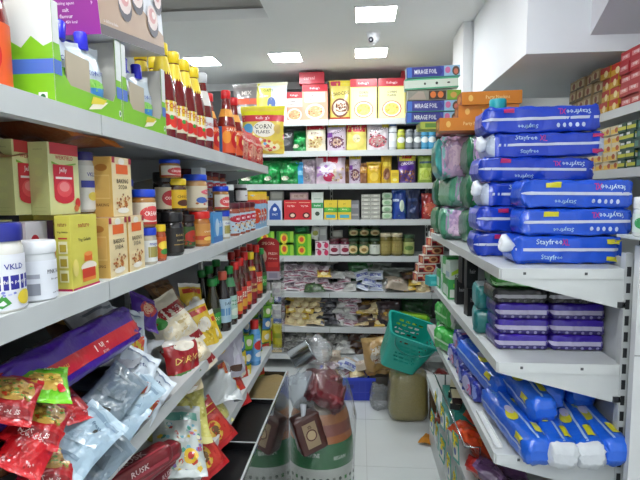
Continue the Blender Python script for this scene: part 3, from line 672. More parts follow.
kind('bsa', 'sachet_strip', 'packet', pouch('sachet_strip', .12, .2, .012, 'a4bccb', [('p',[(.1,.3),(.8,.4),(.7,.6),(.2,.5)],'6f8a9e'),('r',.1,.8,.9,.86,'8098aa'),('r',.15,.15,.7,.2,'8098aa'),('t','fresh',.5,.7,.06,'5a748a',0,.5)], 'b6ccd8', 11, wr=.9))
kind('bsg', 'sachet_strip', 'packet', pouch('sachet_strip', .12, .2, .012, '74848e', [('p',[(.1,.3),(.8,.4),(.7,.6),(.2,.5)],'5a6a74'),('r',.15,.75,.8,.82,'96a4ac')], '84949e', 14, wr=.9))
kind('blkn', 'noodle_packet', 'packet', pouch('noodle_packet', .13, .17, .03, '1c1a16', [('t','Real',.5,.62,.16,'d8c83a',.3,.7),('e',.5,.35,.3,.16,'a89a3c'),('s',.2,.22,.8,.5,18,.05,['4a8a2c','c8b84c','706020'])], '2a2620', 15, wr=.25))
kind('wps', 'pasta_pouch', 'pouch', pouch('pasta_pouch', .15, .22, .04, 'cdd8e0', [('r',.25,.1,.85,.48,'c8482c'),('e',.5,.2,.34,.13,'c8b42c'),('s',.2,.08,.8,.34,20,.06,['e0d040','8ab02c','d86a2c']),('t','pasta',.5,.68,.11,'3a4a7a',.1,.6),('r',.1,.86,.9,.9,'7a8aa4')], 'dbe4ea', 17, wr=.5))
kind('wst', 'white_flour_packet', 'pouch', pouch('white_flour_packet', .2, .3, .07, 'b9bcbf', [('e',.6,.3,.2,.14,'c8902c'),('e',.6,.3,.14,.1,'6a4a1c'),('t','SOYA',.4,.65,.1,'3a3e48',0,.5),('r',.1,.5,.8,.53,'70747c')], 'c4c8cc', 19, wr=.35))
kind('mac', 'macaroni_pouch', 'pouch', pouch('macaroni_pouch', .17, .22, .085, 'e6dcc6', [('r',.0,.62,1,.80,'a81a20'),('t','MACARONI',.5,.71,.075,'f6e8e0',0,.8),('e',.5,.4,.4,.18,'efe2c0'),('s',.15,.26,.85,.54,26,.06,['f4ead0','d8c08a','fbf6e8']),('r',.0,.08,1,.2,'9c1a1e'),('e',.18,.62,.13,.1,'3f9a3a')], 'e2d8c0', 21, wr=.3))
kind('mac2', 'pasta_pouch', 'pouch', pouch('pasta_pouch', .17, .21, .07, 'a51a20', [('t','DISANO',.5,.62,.12,'e8cc6a',0,.8),('r',0,.2,1,.42,'3c7a2c'),('r',0,.0,1,.2,'c8b894'),('e',.5,.86,.3,.09,'efe6d4')], 'e6e0d8', 22, wr=.3))
kind('yelp', 'pasta_pouch', 'pouch', pouch('pasta_pouch', .14, .22, .06, 'd9b62a', [('e',.5,.5,.3,.16,'e8e0d0'),('r',.1,.75,.9,.86,'c8402c'),('s',.1,.1,.9,.35,20,.06,['b89a1c','e8d060','8a9a2c'])], 'e4e2d8', 24, True, wr=.25))
kind('prp', 'snack_packet', 'packet', pouch('snack_packet', .12, .15, .04, '4a1c90', [('e',.5,.5,.3,.2,'c83a2c'),('e',.5,.52,.2,.13,'e0b08a'),('r',.1,.8,.9,.88,'7a3ac0')], '5a28a8', 26, wr=.35))
kind('brw', 'snack_packet', 'packet', pouch('snack_packet', .17, .2, .05, '5c3a22', [('r',.1,.6,.9,.85,'8a5a2a'),('e',.5,.35,.3,.2,'a87a3c')], '6a4424', 28, wr=.35))
HN = 'heap of packets on the third left shelf'
# supports at the back and bottom of the heap
for i, (x, y, z, k, rz) in enumerate([(-.60,.60,1.15,'rdn2',80),(-.60,.78,1.155,'bsg',95),(-.58,.96,1.155,'brw',88),(-.62,.62,1.20,'brw',70),(-.61,.80,1.19,'rdn',92),(-.60,.98,1.20,'bsg',80),(-.66,.66,1.245,'rdn2',84),(-.66,.86,1.235,'brw',90),(-.64,1.05,1.235,'wst',94)]):
    flat(k, x, y, z, rz, ['plain packet at the bottom of the heap under the noodle multipack, nearest the camera','grey sachet strip buried under the noodle multipack','brown packet buried in the lower heap behind the blue sachets','brown packet under the red noodles, near the left edge','red noodle packet buried below the purple multipack','grey strip buried beside the white packets','red packet in the heap behind the green noodle packet','brown packet in the dark behind the purple multipack','white packet lying flat behind the round-picture one'][i])
def ax(px, py, x): return at(px, py, x=x)
PS = {'grn':.58,'rdn':.52,'rdn2':.45,'bsa':.72,'bsg':.72,'blkn':.7,'wps':.62,'wst':.72,'brw':.7,'prp':.7,'mac':.8,'mac2':.74,'yelp':.68,'clp':.86,'yls':.8,'ylr':.8,'rsn':.72,'wbg':.95,'mrn':.9}
def pl(key, px, py, x, rot, label, group=None, s=None):
    p = at(px, py, x=x); return put(key, p, rot, label, group, s or PS.get(key, 1))
pl('grn', 44, 383, -.485, (-70, 18, 42), 'bright green noodle packet resting against the long purple multipack')
pl('rdn', 8, 398, -.49, (-72, 22, 30), 'red noodle packet with noodles pictured, cut by the left edge, under the green one', 'red noodle packets on the left')
pl('rdn', 40, 421, -.475, (-74, 26, 24), 'red noodle packet with noodles pictured, just below the green packet', 'red noodle packets on the left')
pl('rdn2', 30, 447, -.462, (-70, 34, 22), 'plain red packet with white lettering at the lower left corner')
pl('rdn2', 68, 404, -.505, (-60, 10, 75), 'red packet end poking out under the green noodle packet')
pl('rdn', 48, 466, -.475, (-74, 20, 30), 'noodle packet at the very bottom left corner under the plain red one', 'red noodle packets on the left')
pl('blkn', 76, 424, -.49, (-76, 22, 20), 'black noodle packet with yellow lettering between the red and blue packets')
pl('bsa', 86, 438, -.458, (-80, 40, 2), 'pale blue sachet strip hanging over the third shelf edge, nearest and largest', 'pale blue sachet strips')
pl('bsa', 118, 422, -.47, (-76, 36, 8), 'pale blue sachet strip behind the nearest one, above the shelf edge', 'pale blue sachet strips')
pl('bsg', 98, 456, -.452, (-84, 48, 0), 'grey sachet strip hanging just below the pale blue ones')
pl('bsg', 116, 392, -.485, (-74, 40, 10), 'grey-blue sachet strip under the end of the purple multipack')
pl('bsa', 133, 398, -.472, (-70, 44, 4), 'pale blue sachet strip below the pasta pouch with a yellow picture')
pl('wps', 134, 376, -.49, (-50, 34, 30), 'white pasta pouch with red and yellow pasta picture', 'white pasta pouches')
pl('wps', 148, 392, -.475, (-60, 44, 16), 'lower white pasta pouch at the shelf edge', 'white pasta pouches')
pl('wps', 128, 334, -.54, (-40, 18, 50), 'white pouch standing behind the purple multipack end')
pl('wst', 92, 318, -.60, (-40, 0, 82), 'big white packet with a round orange picture, high at the back of the heap')
pl('brw', 62, 312, -.66, (-50, 0, 70), 'brown packet in shade above the purple multipack')
pl('prp', 144, 312, -.545, (-40, 30, 60), 'small shiny purple packet on top of the heap')
pl('brw', 168, 300, -.60, (-40, 0, 75), 'brown packet in shade behind the macaroni pouches')
pl('mac', 172, 325, -.535, (-28, -18, 62), 'upper macaroni pouch with dark red band, leaning back', 'macaroni pouches')
pl('mac', 186, 352, -.505, (-20, -24, 60), 'macaroni pouch just below the upper one', 'macaroni pouches')
pl('mac2', 183, 366, -.49, (-14, 4, 66), 'dark red pasta pouch with a green band at the shelf edge')
pl('yelp', 201, 325, -.515, (-18, -10, 60), 'yellow pasta pouch with white top, behind the macaroni', 'yellow pasta pouches')
pl('yelp', 209, 335, -.50, (-10, -14, 60), 'yellow pasta pouch nearest the green-capped bottles', 'yellow pasta pouches')
pl('yelp', 192, 305, -.56, (-20, 10, 60), 'yellow pasta pouch at the back, partly behind the others', 'yellow pasta pouches')
# bottles
GP = [(.026,0),(.028,.005),(.028,.10),(.024,.125),(.013,.16),(.0125,.178)]
kind('gb', 'green_capped_bottle', 'bottle', bottle('green_capped_bottle', GP, '2c2a18', '1d8a3a', (.017,.172,.198), (.028,.02,.095,'38502c'), [('e',.5,.5,.3,.3,'3c9a3c'),('t','SOY',.5,.5,.2,'e8e0b8',0,.3)]))
kind('gbw', 'green_capped_bottle', 'bottle', bottle('green_capped_bottle', GP, '2a1c14', '157a34', (.016,.172,.198), (.028,.02,.10,'a8c8b8'), [('r',0,.6,1,.8,'3c8a4c'),('t','VINEGAR',.5,.7,.12,W,0,.4),('e',.5,.3,.2,.16,'d8e4d0')], (.0225,.13,.16,.0135,'4a8a5c')))
kind('rb', 'red_capped_bottle', 'bottle', bottle('red_capped_bottle', GP, '5a1a12', 'cf1f1a', (.016,.172,.20), (.028,.018,.10,'c83a2c'), [('r',0,.55,1,.78,'e8dcc8'),('t','CHILLI',.5,.66,.13,'a8181c',0,.4),('e',.5,.3,.22,.18,'e0a03a')], (.0225,.13,.155,.0135,'4a3018')))
kind('yb', 'yellow_capped_bottle', 'bottle', bottle('yellow_capped_bottle', GP, '7a1018', 'e6c41a', (.016,.172,.20), (.028,.02,.10,'8c1c22'), [('r',0,.35,1,.5,'d8c060'),('t','TOMATO',.5,.7,.11,'f0d890',0,.4)], (.0225,.13,.155,.0135,'d8b830')))
kind('bb', 'dark_sauce_bottle', 'bottle', bottle('dark_sauce_bottle', GP, '1c1210', 'b8503a', (.016,.172,.20), (.028,.03,.11,'a4c0d0'), [('r',.1,.3,.9,.6,'5a8ab8'),('t','DARK',.5,.8,.12,'2a3040',0,.3)]))
def LB(key, px, x, label, grp=None, s=1, z=Z3):
    yy = 1.4
    for _ in range(8): yy = at(px, 195+(1.6-z-.05)/yy*480, x=x).y
    return put(key, (x, yy, z), 65, label, grp, s)
BW = 'green-capped dark bottles'
LB('gb', 203, -.60, 'green-capped bottle in the dark back row, nearest the yellow pouches', BW)
LB('gb', 210, -.575, 'green-capped bottle in the back row behind the front green-capped ones', BW, (1,1,1.08))
LB('gb', 217, -.60, 'green-capped bottle farthest back in the group', BW, (1,1,1.08))
LB('gb', 213, -.512, 'green-capped bottle at the front of the group, beside the yellow pouch', BW, (1,1,.98))
LB('gb', 219.5, -.505, 'second green-capped bottle at the front, nearest the grey-labelled bottle', BW, (1,1,.98))
LB('bb', 223.5, -.488, 'dark sauce bottle with pale blue label and brown cap', None, (1,1,1.06))
LB('gbw', 230, -.488, 'tall green-capped bottle with pale green label at the shelf front', None, (1,1,1.1))
LB('rb', 235.5, -.487, 'first red-capped sauce bottle after the tall green-capped one', 'red-capped sauce bottles, third shelf', (1,1,1.12))
LB('rb', 240.5, -.487, 'second red-capped sauce bottle on the third shelf', 'red-capped sauce bottles, third shelf', (1,1,1.14))
LB('rb', 245, -.487, 'third red-capped sauce bottle on the third shelf', 'red-capped sauce bottles, third shelf', (1,1,1.22))
LB('yb', 251, -.486, 'yellow-capped dark red bottle on the third shelf', None, (1,1,1.15))
LB('rb', 256.5, -.487, 'red-capped bottle right after the yellow-capped one', 'red-capped sauce bottles, third shelf', (1,1,1.25))
LB('gb', 261, -.487, 'last bottle on the third shelf, green cap, at the far end', None, (1,1,1.12))
for i, px in enumerate((232, 238, 244, 250)): LB('rb', px, -.57, ORD[i].capitalize()+' red-capped bottle in the back row of the third shelf, nearest first', 'back row sauce bottles', (1,1,1.15))

# ================================================================ LEFT RUN, FOURTH SHELF
kind('mrn', 'biscuit_multipack', 'packet', brick('biscuit_multipack', .20, .05, .05, '7c1420', [('r',.1,.3,.9,.5,'a83040'),('t','RUSK',.5,.65,.3,'e8c8c8',0,.4)], [('t','RUSK',.5,.5,.4,'e8c8c8',0,.4),('r',.1,.1,.9,.2,'b84450')], '6a101a', 3, .1))
kind('clp', 'colourful_pasta_bag', 'packet', pouch('colourful_pasta_bag', .17, .25, .055, 'c6cec8', [('s',.08,.08,.92,.7,80,.05,['e8e2c0','5aa890','e8c43a','8a70b0','d8dce0','c8483a','7ab8c8']),('r',.1,.74,.9,.86,'5a9a8a'),('e',.7,.25,.14,.09,'e0b82a'),('e',.7,.25,.06,.04,'c8302a')], 'd4dcda', 31, wr=.35))
kind('yls', 'yellow_snack_bag', 'packet', pouch('yellow_snack_bag', .17, .24, .07, 'cfc86a', [('s',.1,.1,.9,.8,60,.045,['ded884','b8ae48','e8e29c','c4bc58']),('r',.2,.84,.8,.92,'d8d49c')], 'd6d08a', 33, wr=.35))
kind('ylr', 'yellow_snack_bag', 'packet', pouch('yellow_snack_bag', .19, .22, .06, 'd8cf7c', [('r',.1,.55,.55,.78,'b81c1c'),('t','NYLON',.32,.67,.08,'f0d8b0',0,.3),('s',.1,.1,.9,.48,30,.05,['e4dea0','c0b860'])], 'ddd692', 35, wr=.35))
kind('rsn', 'red_snack_bag', 'packet', pouch('red_snack_bag', .17, .23, .05, 'a81818', [('r',.15,.1,.85,.6,'c0382a'),('e',.4,.35,.22,.2,'d0a83a'),('e',.4,.35,.12,.1,'6a4a1c'),('r',.1,.68,.9,.70,'e0c050'),('r',.1,.8,.9,.82,'e0c050')], 'b82020', 37, wr=.3))
kind('wbg', 'white_plastic_bag', 'packet', pouch('white_plastic_bag', .16, .19, .09, 'c2c8c8', [('e',.6,.55,.2,.12,'e0782c'),('r',.5,.6,.8,.66,'c8382a')], 'd2d8d8', 39, wr=.6))
kind('wpu', 'large_flour_pouch', 'pouch', pouch('large_flour_pouch', .17, .24, .06, 'cac4d2', [('p',[(.2,.1),(.5,.6),(.8,.1)],'e4e2ea'),('r',.3,.1,.7,.22,'5a3a2a'),('t','ATTA',.5,.72,.1,'5a4a7a',0,.5)], 'd8d4de', 41, True, wr=.3))
kind('sst', 'hanging_sachet_strip', 'packet', pouch('hanging_sachet_strip', .06, .26, .02, '3f7a2c', [('r',0,.02,1,.24,'c83a2a'),('r',0,.27,1,.5,'e0c42a'),('r',0,.53,1,.74,'3a7ab8'),('r',0,.77,1,.98,'7ab82c')]+[('e',.5,.13+.25*i,.3,.06,'e8e0c8') for i in range(4)], '4a8a34', 43, wr=.3))
for i, (x, y, k, z, l) in enumerate([(-.56,1.08,'mrn',.865,'maroon multipack in the bottom left of the fourth shelf, behind'),(-.60,1.3,'clp',.87,'bag of pasta lying flat under the pile on the fourth shelf'),(-.60,1.52,'rsn',.87,'red snack bag lying flat at the bottom of the fourth shelf pile'),(-.62,1.3,'yls',.925,'yellow snack bag lying in the back of the fourth shelf'),(-.62,1.55,'yls',.925,'yellow snack bag farther along the back of the fourth shelf')]):
    if k == 'mrn': put(k, (x, y, z), (0,0,80), l)
    else: flat(k, x, y, z, 90, l, None, .9)
for i, (px, py) in enumerate(((134, 470), (150, 466), (160, 474))):
    pl('mrn', px, py, -.49-.012*i, (0, -4, 60+8*i), ('lowest','middle','uppermost')[i]+' of the maroon rusk multipacks at the bottom of the photo', 'maroon rusk multipacks')
pl('clp', 178, 440, -.50, (-56, 14, 34), 'clear bag of colourful pasta, nearer one on the fourth shelf', 'colourful pasta bags')
pl('clp', 158, 448, -.57, (-48, 6, 70), 'clear bag of colourful pasta farther back, beside the maroon multipacks', 'colourful pasta bags')
pl('yls', 186, 414, -.52, (-52, 10, 36), 'yellow snack bag leaning over the colourful pasta')
pl('ylr', 206, 405, -.53, (-50, 8, 64), 'yellow snack bag with a red label patch')
pl('rsn', 200, 450, -.475, (-42, -6, 66), 'red snack bag at the fourth shelf edge, nearer one', 'red snack bags at the shelf edge')
pl('rsn', 211, 424, -.485, (-40, -10, 66), 'red snack bag at the fourth shelf edge, farther one', 'red snack bags at the shelf edge')
pl('wbg', 216, 382, -.51, (-60, 10, 40), 'crumpled white plastic bag with an orange mark')
pl('rsn', 233, 387, -.50, (-30, 0, 60), 'dark red packet standing right of the white plastic bag')
pl('wpu', 212, 352, -.62, (-8, 0, 62), 'large pale flour pouch standing on the fourth shelf, nearer', 'large pale flour pouches')
pl('wpu', 228, 347, -.52, (-4, 0, 62), 'large pale flour pouch standing on the fourth shelf, farther', 'large pale flour pouches')
kind('wbd', 'leaning_tray', 'tray', carton('leaning_tray', .12, .012, .20, 'c9cfce'))
put('wbd', (-.515, 1.87, Z4), (0, -7, 75), 'grey panel standing upright next to the pale flour pouches')
for i, (px, py, x) in enumerate(((240,352,-.50),(246,365,-.488),(245,333,-.54),(258,352,-.50),(266,330,-.48),(262,318,-.52),(269,318,-.475),(254,330,-.55))):
    pl('sst', px, py, x, (0, (-6,8,4,-5,6,-3,5,2)[i], 55), ORD[i].capitalize()+' multicoloured sachet strip at the far end of the fourth shelf', 'multicoloured sachet strips')
SP = [(.024,0),(.026,.004),(.026,.15),(.018,.168)]
kind('spr', 'aerosol_can', 'can', bottle('aerosol_can', SP, '5a9ad0', 'd0241e', (.019,.165,.205), (.0262,.02,.14,'6aa8dc'), [('e',.5,.6,.25,.18,'c8302a'),('t','SPRAY',.5,.82,.08,'f0f4f8',0,.3),('e',.5,.25,.2,.1,'e8e8e8')]))
LB('spr', 255, -.478, 'light blue aerosol can with a red cap at the far end of the fourth shelf', None, 1.0, Z4)
# grain bins
GR = 'b89f6a'
t = empty('grain_bin_stand')
YB2 = (.9, 1.27, 1.655, 2.03, 2.37)
q = G(); x0, x1, H_ = -.80, -.375, .70
for k, (a, b) in enumerate(zip(YB2[:-1], YB2[1:])):
    q = G(); e = .006
    q.box(x0, x1, a+.002, a+e, .125, H_, '17171a'); q.box(x0, x1, b-e, b-.002, .125, H_, '17171a'); q.box(x0, x0+e, a+e, b-e, .125, H_, '17171a'); q.box(x1-e, x1, a+e, b-e, .125, H_, '0e0e10'); q.box(x0, x1, a, b, .121, .127, '17171a')
    o = q.obj('bin', M_black, t)
    r = G(); r.box(x0, x1, a-.001, a+.002, H_-.004, H_+.002, 'cfd3d2'); r.box(x1-.004, x1+.001, a, b, H_-.003, H_+.003, 'cfd3d2'); r.obj('bin_rim', M_plastic, o)
    if k < 3:
        G().box(x0+e, x1-e, a+e, b-e, .645+.01*k, .66+.01*k, '121214').obj('bin_lid', M_plastic, o)
G().box(-.372, -.366, .9, 2.37, .125, .702, 'dfe8e8').obj('acrylic_front', M_acryl, t)
tag(t, 'row of black bulk grain bins with a clear front below the left shelves', 'bin')
q = G()
q.grid(lambda u, v, off: Vector((-.793+.411*u, 2.037+.326*v, .672+.016*noise.noise(Vector((u*5, v*5, 0)))+.012*math.sin(u*3))), 24, 24, GR)
tag(q.obj('loose_grain', M_grain), 'cream coloured loose grain filling the farthest bin', 'grain', kind='stuff')
# counter display at the end of the run
t = empty('acrylic_display_rack'); t.location = (-.462, 2.43, .80); t.scale = (.8, .8, .72)
q = G()
for z in (.0, .2, .36, .52): q.box(-.075, .075, -.05, .07, z, z+.006, 'c8d2d4'); q.box(-.075, .075, -.055, -.05, z-.004, z+.05, 'b9c6ca')
q.obj('tier', M_acryl, t)
q = G(); q.box(-.079, -.075, -.05, .07, -.01, .66, 'b6c0c2'); q.box(.075, .079, -.05, .07, -.01, .66, 'b6c0c2'); q.obj('side_panel', M_acryl, t)
def f_head():
    q = G(); pts = [(-.07,.52),(.07,.52),(.07,.77)]+[(.07*math.cos(R(a)), .77+.05*math.sin(R(a))) for a in range(15, 170, 15)]+[(-.07,.77)]
    n = len(pts); vs = [(x, -.058, z) for x, z in pts]+[(x, -.055, z) for x, z in pts]
    q.add(vs, [tuple(range(n)), tuple(range(2*n-1, n-1, -1))]+[(i, i+n, (i+1)%n+n, (i+1)%n) for i in range(n)], 'a31f22')
    P = faceP((-.07,-.058,.52),(.14,0,0),(0,0,.30))
    q.print(P, .14, .3, [('r',0,0,1,.2,'a8a0a8'),('r',.08,.04,.4,.16,'787088'),('r',.5,.04,.9,.16,'8a8494'),('t','SPECIAL',.5,.86,.07,'e8b8a0',0,.6),('e',.25,.55,.17,.16,'c8a890'),('t','FRESH',.7,.62,.06,'f0c8b8',0,.4),('t','100% pure',.7,.5,.05,'f0c8b8',0,.4),('r',.45,.3,.95,.42,'c4322c')])
    return q
f_head().obj('header_card', M_carton, t)
tag(t, 'clear tiered display rack with a red rounded header card ending the left shelves', 'display rack')
kind('oil', 'oil_pouch', 'pouch', pouch('oil_pouch', .07, .13, .03, 'b0a81c', [('r',.1,.4,.9,.6,'8a9a20')], 'c8c43a', 45, True, wr=.3))
kind('wsm', 'small_white_packet', 'packet', pouch('small_white_packet', .07, .1, .02, 'c4c4c0', [('r',.15,.3,.85,.6,'a8a4a8')], 'd8d8d4', 46, True, wr=.3))
for i, (dx, z) in enumerate(((-.036,.0),(.038,.0))): put('oil', (-.462+dx*.8, 2.43, .873+z), 0, 'yellow-green oil pouch in the clear rack, '+('left' if i == 0 else 'right')+' one', None, (.8,.8,1))
for i, (dx, z) in enumerate(((-.036,.2),(.038,.2),(-.036,.36),(.038,.36))): put('wsm', (-.462+dx*.8, 2.43, .856+z*.72), 0, 'small pale packet in the clear rack, '+('lower','lower','upper','upper')[i]+' tier, '+('left','right')[i%2], None, .75)

# ================================================================ BACK WALL SHELVES
def bx(px): return (px-360.5)*.00893
def bp(key, px, row, label, grp=None, y=4.36, rz=0, s=1, dz=0, hh=0):
    """stand a thing on back shelf row at picture column px"""
    return put(key, (bx(px), y, BS[row]+.001+dz+hh), rz, label, grp, s)
def stand(key, px, row, h, label, grp=None, y=4.37, rz=0, s=1, dz=0):
    k = s if isinstance(s, (int, float)) else s[2]
    return put(key, (bx(px), y, BS[row]+.002+dz+h*k/2), rz, label, grp, s)
T1, T2, T3, T4, T5, T6, T7, T8 = ['the %s back shelf' % o for o in ('top','second','third','fourth','fifth','sixth','seventh','lowest')]
# --- row 0: cereal cartons
KF = [('r',0,.80,1,1,'cf2436'),('t',"Kellogg's",.5,.885,.075,'fff0f0',0,.7),('r',.0,.0,1,.8,'efe27a'),('r',.04,.02,.96,.78,'f4ecac'),('t','CORN',.5,.66,.06,'3a3026',0,.4),('t','FLAKES',.5,.58,.05,'3a3026',0,.4),('e',.5,.24,.36,.21,'d8503c'),('e',.5,.24,.33,.19,'f2ecd8'),('e',.5,.24,.27,.15,'ecd06a'),('s',.3,.14,.7,.34,24,.04,['e8b83a','f4dc7a','d89a2c'])]
KG = [('r',0,.80,1,1,'cf2436'),('t',"Kellogg's",.5,.885,.08,'fff0f0',0,.7),('r',.1,.5,.9,.78,'f4ece4'),('t','CORN',.35,.68,.07,'3a3026',0,.4),('t','FLAKES',.35,.58,.05,'3a3026',0,.4),('e',.5,.24,.38,.22,'f2e8d8'),('e',.5,.24,.30,.16,'e0a878'),('s',.25,.12,.75,.36,24,.04,['d8502c','f0d8a0','d89a6c'])]
kind('kf', 'cereal_carton', 'carton', carton('cereal_carton', .235, .07, .345, 'e8e08c', KF, [('r',.1,.1,.9,.7,'f2ecc4')], cols={'t':'cf2436'}))
kind('kg', 'cereal_carton', 'carton', carton('cereal_carton', .225, .07, .31, 'e8a88c', KG, cols={'t':'cf2436'}))
kind('rbx', 'red_carton', 'carton', carton('red_carton', .22, .10, .10, 'b91f33', [('t','cereal',.4,.5,.3,'e8a8a8',0,.5)]))
CH = [('r',0,.86,1,1,'e8d83a'),('r',.06,.86,.5,.98,'c83a5a'),('t','CHOCOS',.5,.66,.1,'4a2a1c',.12,.8),('e',.5,.30,.42,.24,'7a4a34'),('e',.5,.30,.34,.19,'efe0cc'),('s',.25,.2,.75,.4,30,.05,['7a4428','a8683c','5a2c18']),('r',0,0,1,.06,'b84a2c')]
kind('chb', 'cereal_bag', 'bag', pouch('cereal_bag', .20, .345, .06, 'e0d070', CH, 'e8dc5a', 51, True))
kind('fig', 'white_oats_bag', 'bag', pouch('white_oats_bag', .25, .30, .06, 'd5dce4', [('r',0,.1,.5,.85,'e0dc6a'),('e',.5,.45,.14,.16,'5a70a8'),('p',[(.4,.1),(.5,.4),(.66,.1)],'3a4a6a'),('t','OATS',.4,.78,.08,'6a7a3a',0,.5)], 'e6e8c8', 53, True))
kind('gor', 'large_snack_bag', 'bag', pouch('large_snack_bag', .24, .30, .07, '76706e', [('r',.1,.45,.9,.6,'c8563a'),('e',.4,.3,.3,.12,'b8b4b0'),('t','MIX',.5,.75,.12,'d0c8c0',0,.6),('r',.86,0,1,1,'c8c42c')], '8a8682', 55, True))
stand('gor', 247, 0, .30, 'grey and orange bag at the left end of '+T1, s=1.12)
stand('fig', 272, 0, .30, 'white and yellow bag with a blue figure on '+T1, s=1.15)
bp('kg', 294, 0, 'cornflakes carton in the pale red design, left and slightly smaller', None, s=(.8,1,.86), y=4.45)
bp('kg', 316, 0, 'cornflakes carton in the pale red design, under the red carton, larger one', None, s=(1,1,1))
bp('rbx', 313, 0, 'red carton lying on top of the pale red cornflakes carton', None, dz=.312)
stand('chb', 341, 0, .345, 'yellow bag of chocolate cereal between the cornflakes cartons', s=1.0)
bp('kf', 364, 0, 'left of the two tall yellow cornflakes cartons on '+T1, 'tall yellow cornflakes cartons')
bp('kf', 391.5, 0, 'right of the two tall yellow cornflakes cartons on '+T1, 'tall yellow cornflakes cartons')
bp('rbx', 414, 0, 'red carton at the right end of the top back shelf behind the foil boxes', None, y=4.5, dz=.345)
bp('kf', 416, 0, 'cereal carton mostly hidden by the foil boxes', None, y=4.5)
# --- row 1: pouches
def genp(key, name, w, h, t, col, ops, seal='', seed=0, gus=True, wr=.2, **k): kind(key, name, 'pouch', pouch(name, w, h, t, col, ops, seal, seed, gus, wr=wr, **k))
genp('mus', 'muesli_pouch', .19, .26, .07, 'e4ddc0', [('r',0,.72,1,1,'b8202c'),('r',.1,.5,.9,.68,'efe8d0'),('e',.5,.3,.36,.2,'d8c088'),('s',.15,.12,.85,.46,40,.05,['b8843c','e8dca8','8a3a2c','f0e8c8']),('t','MUESLI',.5,.6,.07,'8a1c2c',0,.6)], 'b8202c', 61)
genp('cho', 'chocolate_cereal_pouch', .18, .26, .07, 'c8b8c8', [('r',0,.80,1,1,'dcc83a'),('t','CHOCOS',.5,.62,.1,'3c2430',.3,.8),('e',.5,.28,.4,.2,'6a3a58'),('e',.5,.28,.28,.13,'c8a890'),('s',.1,.08,.9,.5,40,.05,['5a2c3c','e8dce0','8a4a8a','6a3a24']),('r',0,.45,.3,.6,'7a3a98')], 'e0cc3c', 62)
genp('rcf', 'cornflakes_pouch', .19, .26, .07, 'e0d46a', [('r',0,.62,1,1,'c42430'),('t',"Kellogg's",.5,.75,.09,'fff0ee',.1,.7),('e',.5,.3,.38,.2,'ecd670'),('e',.5,.4,.2,.14,'e8e0b8'),('t','CORN',.5,.4,.06,'3a3020',0,.3)], 'b81c28', 63)
genp('wch', 'white_cereal_pouch', .2, .26, .07, 'd8d0d4', [('t','CHOCO',.5,.70,.12,'2a2428',.2,.8),('e',.5,.3,.42,.22,'c85a68'),('e',.5,.3,.34,.16,'b89890'),('r',.7,.75,1,1,'e0cc4a'),('s',.1,.1,.9,.6,30,.05,['4a3438','e8e0e4','a8485a'])], 'e0dce0', 64)
genp('gng', 'green_snack_pouch', .26, .20, .10, '11893e', [('e',.5,.5,.3,.22,'1aa850'),('t','crisps',.5,.62,.12,'c8e8d0',.1,.5),('e',.3,.25,.2,.1,'d8d4c0'),('s',.1,.1,.9,.4,16,.06,['0c6a30','2cb85c'])], '0f7a36', 65, wr=.45)
genp('blk', 'dark_snack_pouch', .18, .22, .07, '2c2e30', [('e',.5,.4,.3,.15,'68686a'),('r',.2,.6,.8,.66,'8a8a8a')], '3a3c3e', 66)
stand('gng', 262, 1, .2, 'green crisps pouch at the left of '+T2+', behind the cereal pouch', None, s=(.9,1,1.1))
stand('blk', 285, 1, .22, 'dark grey pouch on '+T2+' left of the muesli', None, s=.9)
stand('gng', 299, 1, .2, 'green crisps pouch on '+T2+' beside the muesli', None, y=4.42, s=(.65,1,.95))
for px, k, l in ((316,'mus','muesli pouch with a dark red top on '),(337,'cho','purple and white chocolate cereal pouch on '),(357,'rcf','red-topped cornflakes pouch on '),(378,'wch','white chocolate cereal pouch with a red bowl on ')):
    stand(k, px, 1, .26, l+T2, None)
CAN = [(.035,0),(.036,.004),(.036,.158),(.033,.165)]
def can(name, body, cap, lc): return bottle(name, CAN, body, cap, (.030,.165,.18), (.0362,.02,.15,lc), [('e',.5,.5,.25,.2,'e8ece8'),('r',.1,.75,.9,.8,'50585c')])
kind('cng', 'baby_food_tin', 'tin', can('baby_food_tin', 'a0a43c', 'c8d04a', 'b4bc3c')); kind('cns', 'milk_powder_tin', 'tin', can('milk_powder_tin', '6a7076', '8a9096', '7c848a')); kind('cnb', 'drink_tin', 'tin', can('drink_tin', '3a90b8', 'c8d4d8', '4aa0c8'))
kind('cnw', 'shampoo_bottle', 'bottle', can('shampoo_bottle', 'c4c8ca', '2a6cc0', 'd8dcde'))
for px, k, l in ((393,'cnw','white bottle with a blue cap right of the cereal pouches'),(401,'cng','yellow-green tin right of the blue-capped bottle'),(409,'cns','grey tin, left one of the pair on the second back shelf'),(417,'cns','grey tin, right one of the pair on the second back shelf'),(424,'cnb','blue tin, left of the two on the second back shelf'),(431,'cnb','blue tin, right of the two, partly behind the pink packs')):
    bp(k, px, 1, l, s=(1,1,1.25 if k == 'cnw' else .98))
